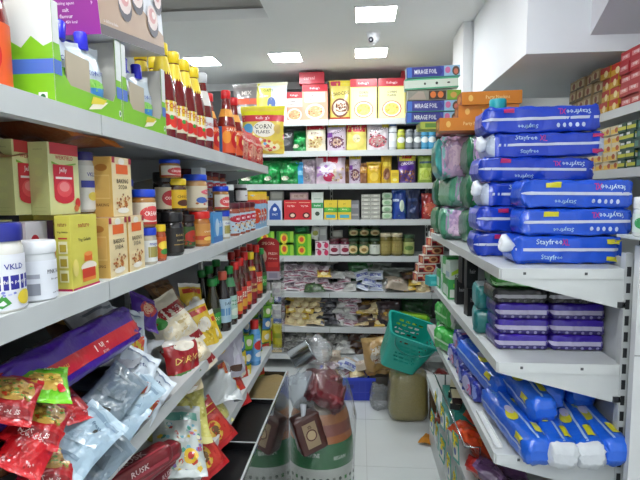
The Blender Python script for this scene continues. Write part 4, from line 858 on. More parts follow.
# --- row 2
genp('pnk', 'snack_mix_pouch', .28, .29, .08, 'd8c4d0', [('r',.0,.80,1,1,'b8162c'),('r',.25,.62,.75,.80,'c81f3a'),('e',.4,.5,.3,.18,'e8e0ec'),('e',.45,.2,.2,.14,'c82a58'),('s',.55,.05,.95,.5,26,.05,['d8b890','e8d8c0','a87a5a']),('s',.05,.2,.5,.6,20,.06,['b888c8','e8e0f0'])], 'b8162c', 71)
genp('pgr', 'foil_snack_pouch', .14, .22, .06, 'a898a4', [('s',.1,.1,.9,.9,30,.06,['c8b8c0','887888','d0c4b0'])], 'b8acb4', 72, wr=.4)
genp('blu', 'blue_snack_pouch', .08, .22, .05, '2c98d0', [('r',.1,.4,.9,.6,'8cd0ec')], '38a4d8', 73)
genp('yel', 'yellow_biscuit_pouch', .13, .28, .07, 'c8a22c', [('r',.1,.55,.9,.7,'e8d04a'),('e',.5,.3,.34,.2,'8a5a3a'),('s',.15,.1,.85,.5,20,.05,['6a3a28','b87a4a'])], 'ded43a', 74)
genp('yox', 'yellow_pouch', .15, .2, .07, 'd4ac1e', [('t','GLUCOSE',.5,.7,.1,'8a3a1c',0,.8),('e',.5,.3,.3,.2,'e8c84a')], 'dcb82a', 75, wr=.1)
genp('pfy', 'chocolate_cereal_pouch', .21, .28, .09, '5a3a80', [('r',0,.70,1,1,'d8ca34'),('r',.2,.78,.8,.88,'c8282c'),('t','CHOCOS',.5,.62,.1,'e8e0e8',.1,.7),('r',0,.42,1,.56,'5a2a9a'),('s',.1,.05,.9,.4,40,.05,['8a4a2c','a8683c','5a2c18'])], 'e0d23a', 76)
genp('brs', 'brown_snack_pouch', .13, .2, .06, '8a5a34', [('r',.1,.5,.9,.8,'b8842c'),('t','JOWAR',.5,.65,.1,'f0e0b0',0,.7)], '9a6a3c', 77)
genp('tjr', 'green_pack_pouch', .15, .26, .07, '8aa83c', [('r',.1,.1,.9,.5,'c8d86a'),('r',.1,.65,.9,.72,'3a5a6a'),('e',.5,.3,.3,.14,'b8cc4a')], '6a7a8a', 78)
stand('gng', 250, 2, .2, 'green crisps pouch at the left end of '+T3, 'green crisps pouches', rz=6)
stand('gng', 271, 2, .2, 'green crisps pouch second from the left on '+T3, 'green crisps pouches', y=4.38, s=(.7,1,1.05))
stand('gng', 289, 2, .2, 'green crisps pouch third from the left, nearest the blue pouch', 'green crisps pouches', s=(.72,1,1.05))
stand('gng', 278, 2, .2, 'green crisps pouch in the second row between the front green ones', 'green crisps pouches', y=4.5, s=(.8,1,1.3))
stand('blu', 299.5, 2, .22, 'narrow bright blue pouch on '+T3, s=.9)
stand('pgr', 309, 2, .22, 'greyish foil pouch right of the narrow blue one', s=(.9,1,1))
stand('pgr', 316, 2, .22, 'pale lilac foil pouch partly behind the large pink one', y=4.43, s=(.9,1,1.05))
stand('pnk', 331, 2, .29, 'large white and pink snack mix pouch with a red top on '+T3)
stand('brs', 345, 2, .2, 'brown pouch right of the large pink pouch', y=4.45, s=1.1)
stand('cho', 355.5, 2, .26, 'purple and white chocolate cereal pouch on '+T3, s=(.62,1,1.03))
stand('brs', 364, 2, .2, 'narrow orange-brown pouch on '+T3, s=(.6,1,.9))
stand('yox', 374.5, 2, .2, 'plump yellow pouch with red lettering on '+T3, s=(.9,1,.95))
stand('yel', 387, 2, .28, 'tall narrow yellow pouch with brown biscuits', s=(.75,1,.95))
kind('yct', 'small_yellow_carton', 'carton', carton('small_yellow_carton', .07, .05, .115, 'e0c426', [('r',.1,.5,.9,.8,'c8a81c'),('e',.5,.25,.3,.12,'e8dc8a')]))
bp('yct', 395, 2, 'small yellow carton on '+T3+' beside the tall yellow pouch')
stand('pfy', 407, 2, .28, 'purple chocolate cereal pouch with a yellow top on '+T3, s=(.8,1,.98))
stand('tjr', 425, 2, .26, 'green and grey pouch at the right end of '+T3, s=(.9,1,1))
stand('yox', 349, 2, .2, 'yellow pouch in the second row of the third back shelf', y=4.52, s=(.8,1,1.1))
# --- row 3
kind('dom', 'blue_dome_carton', 'carton', carton('blue_dome_carton', .13, .06, .175, 'c4cedd', [('p',[(.1,0),(.1,.45),(.25,.7),(.5,.88),(.75,.7),(.9,.45),(.9,0)],'1d4a9c'),('e',.5,.55,.14,.1,'e8ecf2'),('t','SALT',.5,.28,.1,'dce6f4',0,.5)]))
kind('rtc', 'red_tea_carton', 'carton', carton('red_tea_carton', .125, .07, .178, 'c8202a', [('t','TAJ TEA',.5,.68,.10,'f6dcd4',0,.7),('e',.62,.22,.28,.16,'5a1418'),('e',.62,.22,.16,.09,'e8c8b0'),('r',.1,.86,.9,.88,'f0c8a0')]))
kind('wtc', 'white_green_carton', 'carton', carton('white_green_carton', .105, .07, .245, 'cfd6cc', [('r',0,.42,1,.62,'3c9a56'),('t','herbal',.5,.52,.07,'eef6ee',0,.7),('e',.5,.22,.2,.08,'3a4a3a'),('r',.2,.75,.8,.78,'8aa090')]))
kind('ygc', 'yellow_green_carton', 'carton', carton('yellow_green_carton', .118, .07, .175, 'dcc234', [('r',0,.38,1,.62,'3f9a34'),('e',.5,.52,.38,.12,'67b83e'),('t','Moong',.5,.52,.08,'f4f4c0',0,.6),('r',.15,.08,.85,.25,'4aa4b8'),('t','10',.5,.8,.1,'8a6a1c')]))
kind('gyc', 'small_grey_carton', 'carton', carton('small_grey_carton', .075, .05, .17, '77787a', [('r',.1,.6,.9,.8,'9a9a9c'),('r',.1,.2,.9,.3,'a4a09a')]))
kind('pkb', 'long_flat_carton', 'carton', carton('long_flat_carton', .165, .07, .065, 'a8848a', [('r',.08,.2,.92,.8,'c0a498'),('t','DELUXE',.5,.5,.35,'6a3a44',0,.5)]))
kind('sil', 'small_silver_carton', 'carton', carton('small_silver_carton', .082, .06, .036, 'b8b8ac', [('r',.05,.15,.95,.4,'8c8c84'),('r',.3,.5,.7,.85,'d8d8cc')]))
kind('gws', 'round_soap_pack', 'packet', brick('round_soap_pack', .09, .06, .058, 'b8ccb0', [('e',.5,.5,.3,.3,'8ab088')], [('r',.2,.2,.8,.8,'d0dcc8')], seed=4, pinch=.2, ns=12))
genp('bpk', 'detergent_pouch', .13, .24, .06, '17419c', [('p',[(.45,.1),(.95,.2),(.95,.7),(.6,.85)],'7ab86a'),('e',.7,.45,.18,.2,'d8e8d0'),('r',.05,.6,.5,.68,'c8d8f0')], '2050a8', 81)
genp('nvy', 'navy_pouch', .15, .22, .07, '16244e', [('r',.15,.6,.85,.7,'2c4278'),('e',.5,.35,.25,.15,'24386a')], '1c2c5a', 82)
genp('rdp', 'red_seed_pouch', .15, .24, .06, '9c2420', [('e',.5,.4,.35,.25,'c86048'),('s',.1,.1,.9,.7,30,.06,['e0a890','7a1818','c83a30'])], 'b83428', 83)
bp('dom', 274, 3, 'pale carton with a dark blue dome on '+T4)
bp('rtc', 290.5, 3, 'left of the two red tea cartons on '+T4, 'red tea cartons')
bp('rtc', 304.5, 3, 'right of the two red tea cartons on '+T4, 'red tea cartons')
bp('pkb', 299, 3, 'long brownish pink carton lying on the red tea cartons', dz=.18)
bp('wtc', 317.5, 3, 'tall white carton with a green band right of the red tea')
bp('ygc', 331, 3, 'yellow and green carton, left one, next to the tall white carton', 'yellow and green cartons')
bp('ygc', 345, 3, 'yellow and green carton, right one, next to the small grey carton', 'yellow and green cartons')
bp('gyc', 355.5, 3, 'small grey carton on '+T4)
for c, px in enumerate((366.5, 376)):
    for k in range(6): bp('sil', px, 3, ('left' if c == 0 else 'right')+' stack of small silver cartons on the fourth back shelf, '+ORD[k]+' from the bottom', 'small silver cartons', dz=.0375*k)
for k in range(4): bp('gws', 387.5, 3, 'pale green soap pack in the stack left of the blue pouch, '+ORD[k]+' from the bottom', 'pale green soap packs', dz=.031+.0595*k)
stand('bpk', 399.5, 3, .24, 'blue pouch with a green and white picture on '+T4, s=(1.0,1,1.1))
stand('nvy', 413, 3, .22, 'navy blue pouch on '+T4+', left one', s=(.85,1,1.2))
stand('nvy', 420, 3, .22, 'navy blue pouch behind the left navy one', y=4.46, s=(.85,1,1.3))
stand('rdp', 430, 3, .24, 'red pouch at the right end of '+T4, s=(1,1,.95))
for i, px in enumerate((244, 253, 261)): stand('ypo', px, 3, .17, ORD[i].capitalize()+' snack pouch from the left on '+T4, 'snack pouches at the left of the fourth back shelf', s=(1,1,1.25))
kind('whc', 'pale_carton', 'carton', carton('pale_carton', .12, .06, .08, 'a4a49a', [('r',.1,.2,.9,.8,'c0c0b4')]))
bp('whc', 275, 3, 'pale grey carton lying above the blue dome carton', dz=.177, y=4.42)
# --- row 4
kind('gcl', 'green_biscuit_carton', 'carton', carton('green_biscuit_carton', .165, .07, .098, '5fb41e', [('r',.0,0,.15,1,'2c7a1c'),('e',.45,.5,.22,.42,'e0cf2c'),('e',.45,.5,.13,.24,'d8542c'),('r',.8,0,1,1,'9ad03c'),('t','CRUNCH',.45,.85,.12,'2c5a1c',0,.4)]))
for i, (px, k) in enumerate(((264,0),(264,1),(284,0),(284,1),(302,0),(302,1))):
    bp('gcl', px, 4, 'green carton with a yellow disc, '+('left','left','middle','middle','right','right')[i]+' stack on the fifth back shelf, '+('lower','upper')[k]+' one', 'green biscuit cartons', dz=.0985*k+(0 if px < 290 else 0), s=(.95,1,1 if px > 290 else 1.24))
kind('gdk', 'dark_green_packet', 'packet', pouch('dark_green_packet', .14, .06, .05, '0f5a30', [('r',.2,.2,.8,.8,'1a7a44')], '', 84, wr=.3))
put('gdk', (bx(301), 4.37, BS[4]+.236), 0, 'dark green packet on top of the right green carton stack')
genp('wpk', 'white_seed_pouch', .09, .12, .04, 'c8cac0', [('e',.5,.5,.3,.2,'9aa04a')], '', 85)
put('wpk', (bx(315), 4.37, BS[4]+.205), (0, 14, 0), 'small white pouch perched above the pink and white cartons')
kind('gy2', 'small_grey_carton', 'carton', carton('small_grey_carton', .07, .05, .13, '8c8e8c', [('r',.15,.4,.85,.8,'a8aaa6')]))
kind('pwc', 'pink_white_carton', 'carton', carton('pink_white_carton', .062, .055, .066, 'd8ccd0', [('e',.6,.4,.32,.4,'c02a58'),('r',.05,.75,.6,.9,'8a3a58')]))
for i, (px, k) in enumerate(((318.5,0),(325.5,0),(318.5,1),(325.5,1))):
    bp('pwc', px, 4, 'pink and white carton, '+('lower' if k == 0 else 'upper')+' '+('left' if px < 320 else 'right')+' of the block of four', 'pink and white cartons', dz=.067*k)
bp('gy2', 323, 4, 'small grey carton standing on the pink and white cartons', dz=.135)
def bjar(nm, body, lid, lab, ops, r=.052, h=.155): return jar(nm, r, h, body, lid, lab, ops, (.12,.68), .16, n=16)
kind('jam', 'jam_jar', 'jar', bjar('jam_jar', '521226', '3c1018', 'd4c8cc', [('e',.5,.45,.2,.25,'8a1c38'),('t','JAM',.5,.8,.16,'5a1020',0,.3)]))
kind('pik', 'pickle_jar', 'jar', bjar('pickle_jar', '343a18', '1c3a20', '2f5a30', [('e',.5,.5,.28,.42,'d8c490'),('e',.5,.45,.14,.2,'8a6a2c')]))
kind('pik2', 'white_label_jar', 'jar', bjar('white_label_jar', '2c3a18', '1c3a20', 'cdd2c4', [('p',[(.3,.1),(.7,.2),(.6,.7)],'3c8a3c'),('t','olive',.5,.8,.14,'2a4a2a',0,.3)]))
kind('tal', 'tall_honey_jar', 'jar', bjar('tall_honey_jar', '6a602c', 'b4aa8c', '8a7c40', [('r',.25,.2,.75,.8,'a89a5c'),('t','honey',.5,.55,.1,'4a4018',0,.4)], .056, .20))
kind('tal2', 'tall_green_jar', 'jar', bjar('tall_green_jar', '4a5a24', '2a4a2c', 'a8b06a', [('e',.5,.5,.25,.2,'5a7a34')], .05, .19))
for i, (px, k, w) in enumerate(((334.5,'jam','left one of the two in front'),(345.5,'jam','right one of the two in front'))): bp('jam', px, 4, 'maroon jam jar with a white label, '+w, 'maroon jam jars', s=(.95,.95,1))
for i, px in enumerate((353.5, 364.5)): bp('pik', px, 4, 'green jar with a cream round label, '+('left','right')[i]+' one', 'green jars with round labels', s=(.95,.95,1))
bp('pik2', 375.5, 4, 'green jar with a white label, in the front row beside the round-labelled jars', s=(.97,.97,1))
for i, px in enumerate((354, 365, 376)): bp('pik', px, 4, ORD[i].capitalize()+' jar from the left in the upper tier behind the green jars', 'upper tier of pickle jars', y=4.47, dz=.16, s=(.95,.95,.7))
for i, px in enumerate((354, 365, 376)): bp('pik', px, 4, ORD[i].capitalize()+' jar from the left in the lower back row behind the green jars', 'back row of pickle jars', y=4.47, s=(.95,.95,1))
bp('jam', 338, 4, 'jam jar standing in the back row behind the maroon ones', y=4.47)
bp('whc', 337, 4, 'pale carton above the maroon jam jars', y=4.47, dz=.156, s=(.8,1,.8))
for i, px in enumerate((386.5, 397.5)): bp('tal', px, 4, 'tall olive-brown jar with a pale lid, '+('left','right')[i]+' of the pair', 'tall olive-brown jars', s=(.95,.95,1.02))
bp('tal2', 409.5, 4, 'tall green jar at the right end of the jars on the fifth back shelf')
# --- heaps of small packets on rows 5-7
def small(key, name, w, h, t, col, ops, seed, seal=''): kind(key, name, 'packet', pouch(name, w, h, t, col, ops, seal, seed, nu=10, nv=12, wr=.3))
small('s1','white_spice_packet',.15,.11,.045,'c8bcc0',[('e',.5,.5,.3,.25,'96808a'),('r',.1,.15,.9,.22,'8a2a4a'),('t','masala',.5,.5,.14,'4a3038',0,.5)],91,'d8d0d4')
small('s2','white_blue_packet',.15,.10,.045,'c4ccd8',[('r',.1,.3,.9,.6,'5a64a8'),('t','salt',.5,.45,.2,'e8ecf4',0,.3),('r',.1,.1,.9,.16,'8a94b8')],92)
small('s3','grey_lentil_packet',.17,.12,.045,'60605c',[('s',.1,.1,.9,.9,26,.07,['76766e','4a4a46','8a8a80']),('r',.3,.35,.7,.6,'a8a8a0')],93,'84847e')
small('s4','cream_spice_packet',.15,.12,.045,'b8a070',[('r',.1,.6,.9,.85,'5a2a1c'),('e',.5,.35,.3,.22,'d8c896'),('r',.3,.66,.7,.78,'d8b83a')],94,'c8b48a')
small('s5','black_spice_packet',.16,.12,.045,'26242a',[('r',.2,.4,.8,.55,'8a8a92'),('s',.1,.1,.9,.9,10,.05,['4a4a52'])],95,'5a5a62')
small('s6','dark_brown_packet',.17,.13,.05,'3c261c',[('e',.5,.5,.32,.26,'7a5a2c'),('r',.3,.45,.7,.56,'c8a44c')],96)
small('s7','clear_white_packet',.15,.12,.05,'a8a8a4',[('r',.2,.3,.8,.6,'c8c8c2'),('r',.3,.7,.7,.76,'3a3a3e')],97,'c0c0bc')
small('s8','yellow_spice_packet',.13,.11,.04,'c8a83c',[('r',.1,.5,.9,.8,'8a2a1c'),('e',.5,.3,.25,.16,'e8d8a0')],98)
small('s9','green_herb_packet',.2,.14,.06,'27461f',[('s',.1,.1,.9,.9,26,.06,['3c6a2c','1c3418','5a7a3c'])],99)
small('s10','beige_flour_packet',.2,.14,.08,'a89a88',[('e',.5,.5,.3,.22,'c0b4a4'),('r',.3,.4,.7,.44,'8a3a3a')],100)
def heap(keys, px0, px1, row, tiers, per, label, group, seed, y0=4.36, dz=.052, rows=1, tilt=(-35, -75), s=.82):
    rnd = random.Random(seed); k = 0
    for r in range(rows):
        for j in range(tiers):
            n = per-(j % 2)
            for i in range(n):
                px = px0+(px1-px0)*(i+.5+(.5 if j % 2 else 0))/per+rnd.uniform(-.8, .8)
                key = keys[k % len(keys)]; k += 1+rnd.randint(0, 1)
                put(key, (bx(px), y0+.11*r+rnd.uniform(0,.02)+.012*j, BS[row]+.036+dz*j+rnd.uniform(0, .01)), (rnd.uniform(*tilt), rnd.uniform(-14, 14), rnd.uniform(-18, 18)), label, group, s)
# row 5 (sixth shelf)
heap(['s1'], 276, 332, 5, 4, 5, 'small white spice packet in the left heap on the sixth back shelf', 'small white spice packets, sixth shelf', 1, s=.95)
heap(['s7','s3'], 268, 335, 5, 5, 6, 'pale packet at the back of the left heap on the sixth back shelf', 'pale packets at the back, sixth shelf', 2, y0=4.48)
kind('ylb', 'yellow_round_pack', 'packet', jar('yellow_round_pack', .04, .04, 'd8c22c', 'e0cc3a', None, lidh=.3))
put('s8', (bx(323.5), 4.305+.05, BS[5]+.165), (-60, 0, 10), 'small bright yellow packet among the white ones on the sixth back shelf')
put('s9', (bx(314), 4.34, BS[5]+.04), (-60, 0, 4), 'green packet lying at the shelf edge below the white spice packets')
heap(['s1','s7'], 333, 356, 5, 3, 2, 'small white packet right of the shelf joint on the sixth back shelf', 'small white packets by the shelf joint', 4, s=.9)
genp('gbg', 'green_leaf_bag', .22, .17, .07, '1f5a2a', [('s',.1,.1,.9,.9,30,.06,['2c7a3a','16401e','3a8a44']),('r',.3,.4,.7,.6,'5aa05a')], '', 86, wr=.35)
stand('gbg', 361, 5, .17, 'dark green bag at the back of the sixth back shelf', y=4.5, dz=.06, s=1.1)
heap(['s2'], 356, 384, 5, 3, 2, 'white and blue packet in the middle heap on the sixth back shelf', 'white and blue packets', 5, s=.95)
genp('clb', 'clear_herb_bag', .24, .2, .09, '6a7068', [('s',.1,.1,.9,.9,30,.06,['8a9088','4a504a'])], '8a908a', 87, wr=.5)
stand('clb', 380, 5, .2, 'greyish clear bag behind the white and blue packets', y=4.5, dz=.04)
stand('clb', 400, 5, .2, 'brownish green bag behind the beige bag on the sixth shelf', y=4.48, dz=.02, s=(1.2,1,.9))
put('s10', (bx(398), 4.37, BS[5]+.075), (-50, 6, 4), 'beige bag with a pinkish label on the sixth back shelf', None, 1.1)
heap(['s7','s3'], 384, 394, 5, 2, 2, 'small grey packet left of the beige bag', 'small grey packets left of the beige bag', 6, s=.8)
heap(['s8','s4','s6'], 405, 440, 5, 3, 3, 'small brown and yellow packet at the right end of the sixth back shelf', 'brown and yellow packets, sixth shelf', 7, s=.9)
# row 6 (seventh shelf)
heap(['s4','s8','s4'], 284, 322, 6, 5, 4, 'cream and maroon spice packet in the left heap on the seventh back shelf', 'cream and maroon packets, seventh shelf', 11, s=.85)
heap(['s6','s5'], 268, 335, 6, 6, 6, 'dark packet at the back of the seventh shelf heap, left bay', 'dark packets at the back, seventh shelf', 12, y0=4.49, s=.9)
heap(['s5'], 314, 336, 6, 5, 3, 'black packet in the stack beside the shelf joint, seventh back shelf', 'black packets, seventh shelf', 13, s=.8)
heap(['s7','s1'], 334, 360, 6, 5, 3, 'white packet in the heap right of the black packets', 'white packets, seventh shelf', 14, s=.85)
heap(['s4','s6','s8'], 358, 384, 6, 4, 3, 'brown and cream packet in the heap behind the teal basket', 'brown and cream packets, seventh shelf', 15, s=.95)
heap(['s6','s5'], 336, 400, 6, 6, 6, 'dark brown packet at the back of the seventh shelf, right bay', 'dark brown packets, seventh shelf right bay', 16, y0=4.49)
genp('drk', 'dark_brown_bag', .2, .2, .08, '2a1c22', [('e',.5,.5,.35,.22,'6a4a24'),('r',.3,.45,.7,.6,'c8a040')], '3c2a2c', 88, wr=.35)
stand('drk', 389, 6, .2, 'large dark brown bag with a gold label above the teal basket', y=4.38, s=(1.1,1,1.15))
kind('glp', 'green_white_packet', 'packet', brick('green_white_packet', .30, .10, .12, '8ac42a', [('p',[(.0,.1),(.35,.1),(.25,.9),(.0,.9)],'dfe4d0'),('r',.3,.25,.6,.8,'b8d83c'),('e',.75,.45,.2,.3,'2c7a1c'),('t','tea',.42,.5,.3,'2c6a1c',.1,.2)], [('p',[(0,.1),(.35,.1),(.25,.9),(0,.9)],'dfe4d0')], '4a9a1c', 7, .15))
put('glp', (bx(414), 4.37, BS[6]+.065), (0, 6, -4), 'lime green and white long packet right of the teal basket on the seventh shelf', None, 1.05)
genp('grb', 'dark_green_bag', .3, .2, .09, '1c4a24', [('s',.1,.1,.9,.9,30,.06,['2c6a34','123418'])], '', 89, wr=.4)
stand('grb', 420, 6, .2, 'dark green bag behind the lime green and white packet', y=4.5, dz=.04)
# row 7 (lowest)
heap(['s3'], 268, 305, 7, 4, 3, 'grey lentil packet in the stack on the lowest back shelf, left bay', 'grey lentil packets, lowest shelf', 21, s=1.05, dz=.05)
heap(['s3','s7'], 300, 336, 7, 3, 3, 'grey lentil packet right of the left stack on the lowest back shelf', 'grey lentil packets, lowest shelf middle', 22, s=1.05)
heap(['s4'], 266, 276, 7, 4, 1, 'cream packet in the column at the left end of the lowest back shelf', 'cream packets, lowest shelf', 23, y0=4.34, s=.9)
heap(['s3','s6'], 334, 430, 7, 4, 8, 'dark packet on the lowest back shelf, right bay', 'dark packets, lowest shelf right bay', 24, s=.95)
heap(['s7'], 336, 352, 7, 2, 2, 'pale packet above the blue crate on the lowest back shelf', 'pale packets above the blue crate', 25, y0=4.33, s=.9)

# ================================================================ RIGHT RUN
RA, RB, RC, RD = RS
SB = '1540c4'
def padf(flip, tagc, nm, icons):
    ops = [('r',0,.46,1,.57,'c9d2e6')]
    r = 3.14 if flip else 0
    a = (.80, .28) if flip else (.32, .78)
    ops += [('t','Stayfree',a[0],.78 if not flip else .76,.26,'c4dcf2',r,.24), ('t','XL',a[0]+(-.14 if flip else .15),.78 if not flip else .76,.22,'d0308c',r,.07),
            ('t','Stayfree',a[0]+(-.42 if flip else .03),.23,.22,'a8cce8',r,.22)]
    if icons: ops += [('e',.63+.052*i,.24,.015,.085,'c4d4ee') for i in range(5)]
    if tagc == 'r': ops += [('r',.17 if flip else .88,.76,.26 if flip else .98,.92,'c4286a')]+([('r',.88,.12,.98,.28,'c4286a')] if not flip else [])
    else: ops += [('r',.20 if flip else .84,.72,.33 if flip else .97,.9,'cfc81e'),('r',.84,.1,.97,.27,'cfc81e')] if not flip else [('r',.20,.72,.33,.9,'cfc81e')]
    return ops
def pad(key, w, d, h, col, fr, seed, end=None, **k): kind(key, 'sanitary_pad_pack', 'packet', brick('sanitary_pad_pack', w, d, h, col, fr, k.pop('top', [('r',.1,.3,.9,.4,'2c50c8')]), end, seed, k.pop('pinch', .085), soft=.21, wr=.06))
pad('pA', .405, .17, .092, SB, padf(True, 'r', '', True), 1); pad('pB', .405, .17, .086, SB, padf(False, 'r', '', False), 2, 'b9c4d8')
pad('pC', .405, .17, .087, SB, padf(True, 'r', '', False), 3)
pad('pD', .345, .14, .09, '1a55d4', padf(True, 'y', '', True), 4, top=[('r',.05,.2,.95,.7,'2a5ad0'),('r',.6,.7,.8,.95,'cfc81e')]); pad('pE', .345, .14, .09, '1a55d4', padf(False, 'y', '', False), 5)
pad('pF', .345, .14, .086, '1a55d4', padf(True, 'y', '', True), 6)
kind('flap', 'torn_wrapper_flap', 'wrapper', lambda: None)
PB = 'blue sanitary pad packs in the rear stack'
zz = RA+.002
for i, (k, x, h, w) in enumerate((('pC',.625,.087,''),('pA',.628,.092,''),('pB',.645,.086,''),('pC',.63,.087,''),('pB',.66,.086,''),('pA',.643,.092,''))):
    put(k, (x, 1.87, zz+h/2), (0, (-1,.6,0,1,-.5,-.6)[i], (-2,1,-1,1.5,0,-1)[i]), ('lowest','second','third','fourth','fifth','topmost')[i]+(' blue pad pack' if i in (0, 5) else ' blue pad pack from the bottom')+' in the rear tall stack on the right shelves', PB, (1,1,.985)); zz += h+.001
PF_ = 'blue sanitary pad packs in the front stack'
zz = RA+.002
for i, (k, x, h) in enumerate((('pE',.665,.09),('pF',.69,.086),('pD',.69,.09))):
    put(k, (x, 1.66, zz+h/2), (0, (0,-.5,.8)[i], (1,-1,1)[i]), ('bottom','middle','top')[i]+' blue pad pack with yellow tags in the front stack of three', PF_, (1,1,.985)); zz += h+.0015
def f_cone(col='dfe4ea'):
    q = G(); n = 16
    q.lathe([(.012,0),(.022,.012),(.030,.024),(.036,.036),(.030,.046),(.02,.050),(.004,.044)], col, n, wob=1.0, seed=3, sy=.5); return q
# white torn ends of two packs are parts of those packs
def add_part(root, gg, name, loc, rot, label):
    o = gg.obj(name, M_film, root, loc, tuple(R(a) for a in rot)); o['label'] = label
packs = [o for o in C.objects if o.get('group') in (PB, PF_)]
add_part(packs[4], f_cone(), 'torn_end', (-.185, -.035, .0), (0, -80, 8), 'white torn wrapper end')
add_part(packs[2], f_cone(), 'torn_end', (-.185, -.045, .01), (0, -75, 8), 'white torn wrapper end')
add_part(packs[6], f_cone(), 'torn_end', (-.165, -.045, .005), (0, -70, 8), 'white torn wrapper end')
# far part of the top shelf: pink and teal diaper packs
DP = [('r',.1,.02,.6,.98,'c9a8cc'),('e',.36,.55,.24,.42,'dcb8d4'),('e',.36,.5,.15,.26,'eccede'),('r',.6,.02,.88,.98,'74acb8'),('e',.45,.3,.05,.07,'d0a090'),('t','soft',.2,.8,.14,'f0e4f0',0,.2)]
DG = [('r',.1,.2,.5,.95,'b898c4'),('e',.34,.55,.22,.38,'d0acd0'),('e',.7,.5,.16,.4,'3fae5c'),('e',.6,.8,.14,.14,'7ac88c'),('e',.3,.3,.16,.2,'e0c4dc'),('r',.85,.0,1,1,'2a3a34')]
kind('dia', 'diaper_pack', 'packet', brick('diaper_pack', .255, .30, .20, '7fbfc0', DP, DP, '3aa09c', 1, .18, soft=.36, wr=.05))
kind('dib', 'diaper_pack', 'packet', brick('diaper_pack', .24, .30, .155, '8fb9ae', DG, DG, '5aa884', 5, .18, soft=.36, wr=.06))
put('dib', (.535, 2.56, RA+.080), (0, 0, -6), 'lower green and lilac diaper pack beside the blue packs', None, (1,1,1))
put('dib', (.55, 2.58, RA+.237), (0, 5, 4), 'middle green and lilac diaper pack in the stack of three', None, (.95,1,.98))
put('dia', (.515, 2.57, RA+.415), (0, -3, -3), 'pale pink and teal diaper pack on top of the green and lilac ones', None, (1.05,1,1))
kind('dib2', 'diaper_pack', 'packet', brick('diaper_pack', .24, .2, .155, '2d8c56', DG, DG, '246f48', 8, .18, soft=.5, wr=.06))
put('dib2', (.55, 2.89, RA+.08), (0, 0, 3), 'diaper pack behind the green and lilac stack, lower', None)
put('dib2', (.55, 2.89, RA+.24), (0, 0, -3), 'diaper pack behind the green and lilac stack, upper', None)
def lbox(key, name, w, d, h, col, front, side=(), **k): kind(key, name, 'carton', carton(name, w, d, h, col, front, side, **k))
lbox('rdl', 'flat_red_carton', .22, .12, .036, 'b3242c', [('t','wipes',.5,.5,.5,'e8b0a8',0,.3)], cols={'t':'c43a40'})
lbox('ygl', 'flat_green_carton', .24, .12, .036, 'a9b84a', [('r',.1,.2,.5,.8,'5a8a3a'),('r',.6,.2,.9,.8,'e0dca0')])
FO = [('r',.10,0,.62,1,'2a2f86'),('r',.02,0,.10,1,'3c6cc4'),('p',[(.62,0),(.68,.5),(.62,1),(.5,1),(.5,0)],'2a2f86'),('t','MIRAGE FOIL',.36,.55,.42,'e8ecf4',0,.42),('r',.70,0,1,1,'8fb6d4'),('e',.77,.6,.05,.3,'c86a9a'),('e',.92,.5,.07,.42,'5a4a3a'),('e',.92,.45,.04,.25,'c8705a'),('r',0,0,1,.07,'2c8a6c')]
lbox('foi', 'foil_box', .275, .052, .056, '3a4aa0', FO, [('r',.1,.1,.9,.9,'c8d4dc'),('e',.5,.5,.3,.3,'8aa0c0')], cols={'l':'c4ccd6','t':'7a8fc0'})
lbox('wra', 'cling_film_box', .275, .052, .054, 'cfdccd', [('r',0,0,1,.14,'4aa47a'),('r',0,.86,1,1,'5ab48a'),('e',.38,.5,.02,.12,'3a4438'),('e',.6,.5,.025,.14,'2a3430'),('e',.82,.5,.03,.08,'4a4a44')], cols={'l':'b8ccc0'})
lbox('par', 'baking_paper_box', .275, .052, .05, '8a8a7c', [('p',[(.02,.1),(.2,.9),(.3,.9),(.35,.1)],'a89a8a'),('r',.40,.05,.72,.95,'3a2a1c'),('e',.48,.55,.055,.34,'d8742c'),('e',.62,.55,.055,.34,'d8742c'),('r',.74,0,1,1,'74a42c'),('e',.86,.5,.06,.3,'c89a4a')], cols={'l':'d8dcd8'})
z0 = RA+.525
put('rdl', (.50, 2.50, z0), (0,0,-2), 'flat red carton lying on the pale pink diaper pack')
put('ygl', (.425, 2.60, z0+.037), (0,0,3), 'flat green carton lying between the red carton and the foil boxes')
z1 = z0+.074
for i, (k, l, h, dx, rz) in enumerate((('foi','blue foil box at the bottom of the leaning stack',.056,0,1),('foi','blue foil box second from the bottom of the leaning stack',.056,.004,-1),('par','baking paper box with orange pictures in the foil box stack',.05,.006,1),('wra','pale green cling film box in the foil box stack',.054,-.008,0),('foi','blue foil box on top of the leaning stack',.056,0,2))):
    put(k, (.378+dx, 2.62, z1), (0, -2 if i > 2 else 0, rz), l, None); z1 += h+(.003 if i != 2 else .008)
OR = [('t','Party Napkins',.6,.5,.35,'f0d090',0,.4),('e',.15,.5,.04,.25,'e8b860')]
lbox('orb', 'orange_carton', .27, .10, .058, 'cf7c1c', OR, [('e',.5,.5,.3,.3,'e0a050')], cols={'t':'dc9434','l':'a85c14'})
put('orb', (.50, 2.34, z0-.005), (0,0,0), 'lowest of the three orange cartons beside the foil boxes', 'orange cartons')
put('orb', (.59, 2.36, z0+.054), (0,0,-1), 'middle one of the three orange cartons', 'orange cartons')
put('orb', (.60, 2.35, z0+.113), (0,-1,1), 'topmost of the three orange cartons', 'orange cartons')
put('dib2', (.60, 2.31, RA+.08), (0, 0, 3), 'diaper pack behind the tall blue pad stack, lower', None); put('dib2', (.60, 2.31, RA+.24), (0, 0, 0), 'diaper pack behind the tall blue pad stack, middle', None)
put('dib2', (.60, 2.31, RA+.40), (0, 0, 0), 'diaper pack under the orange cartons', None, (1,1,1.1))
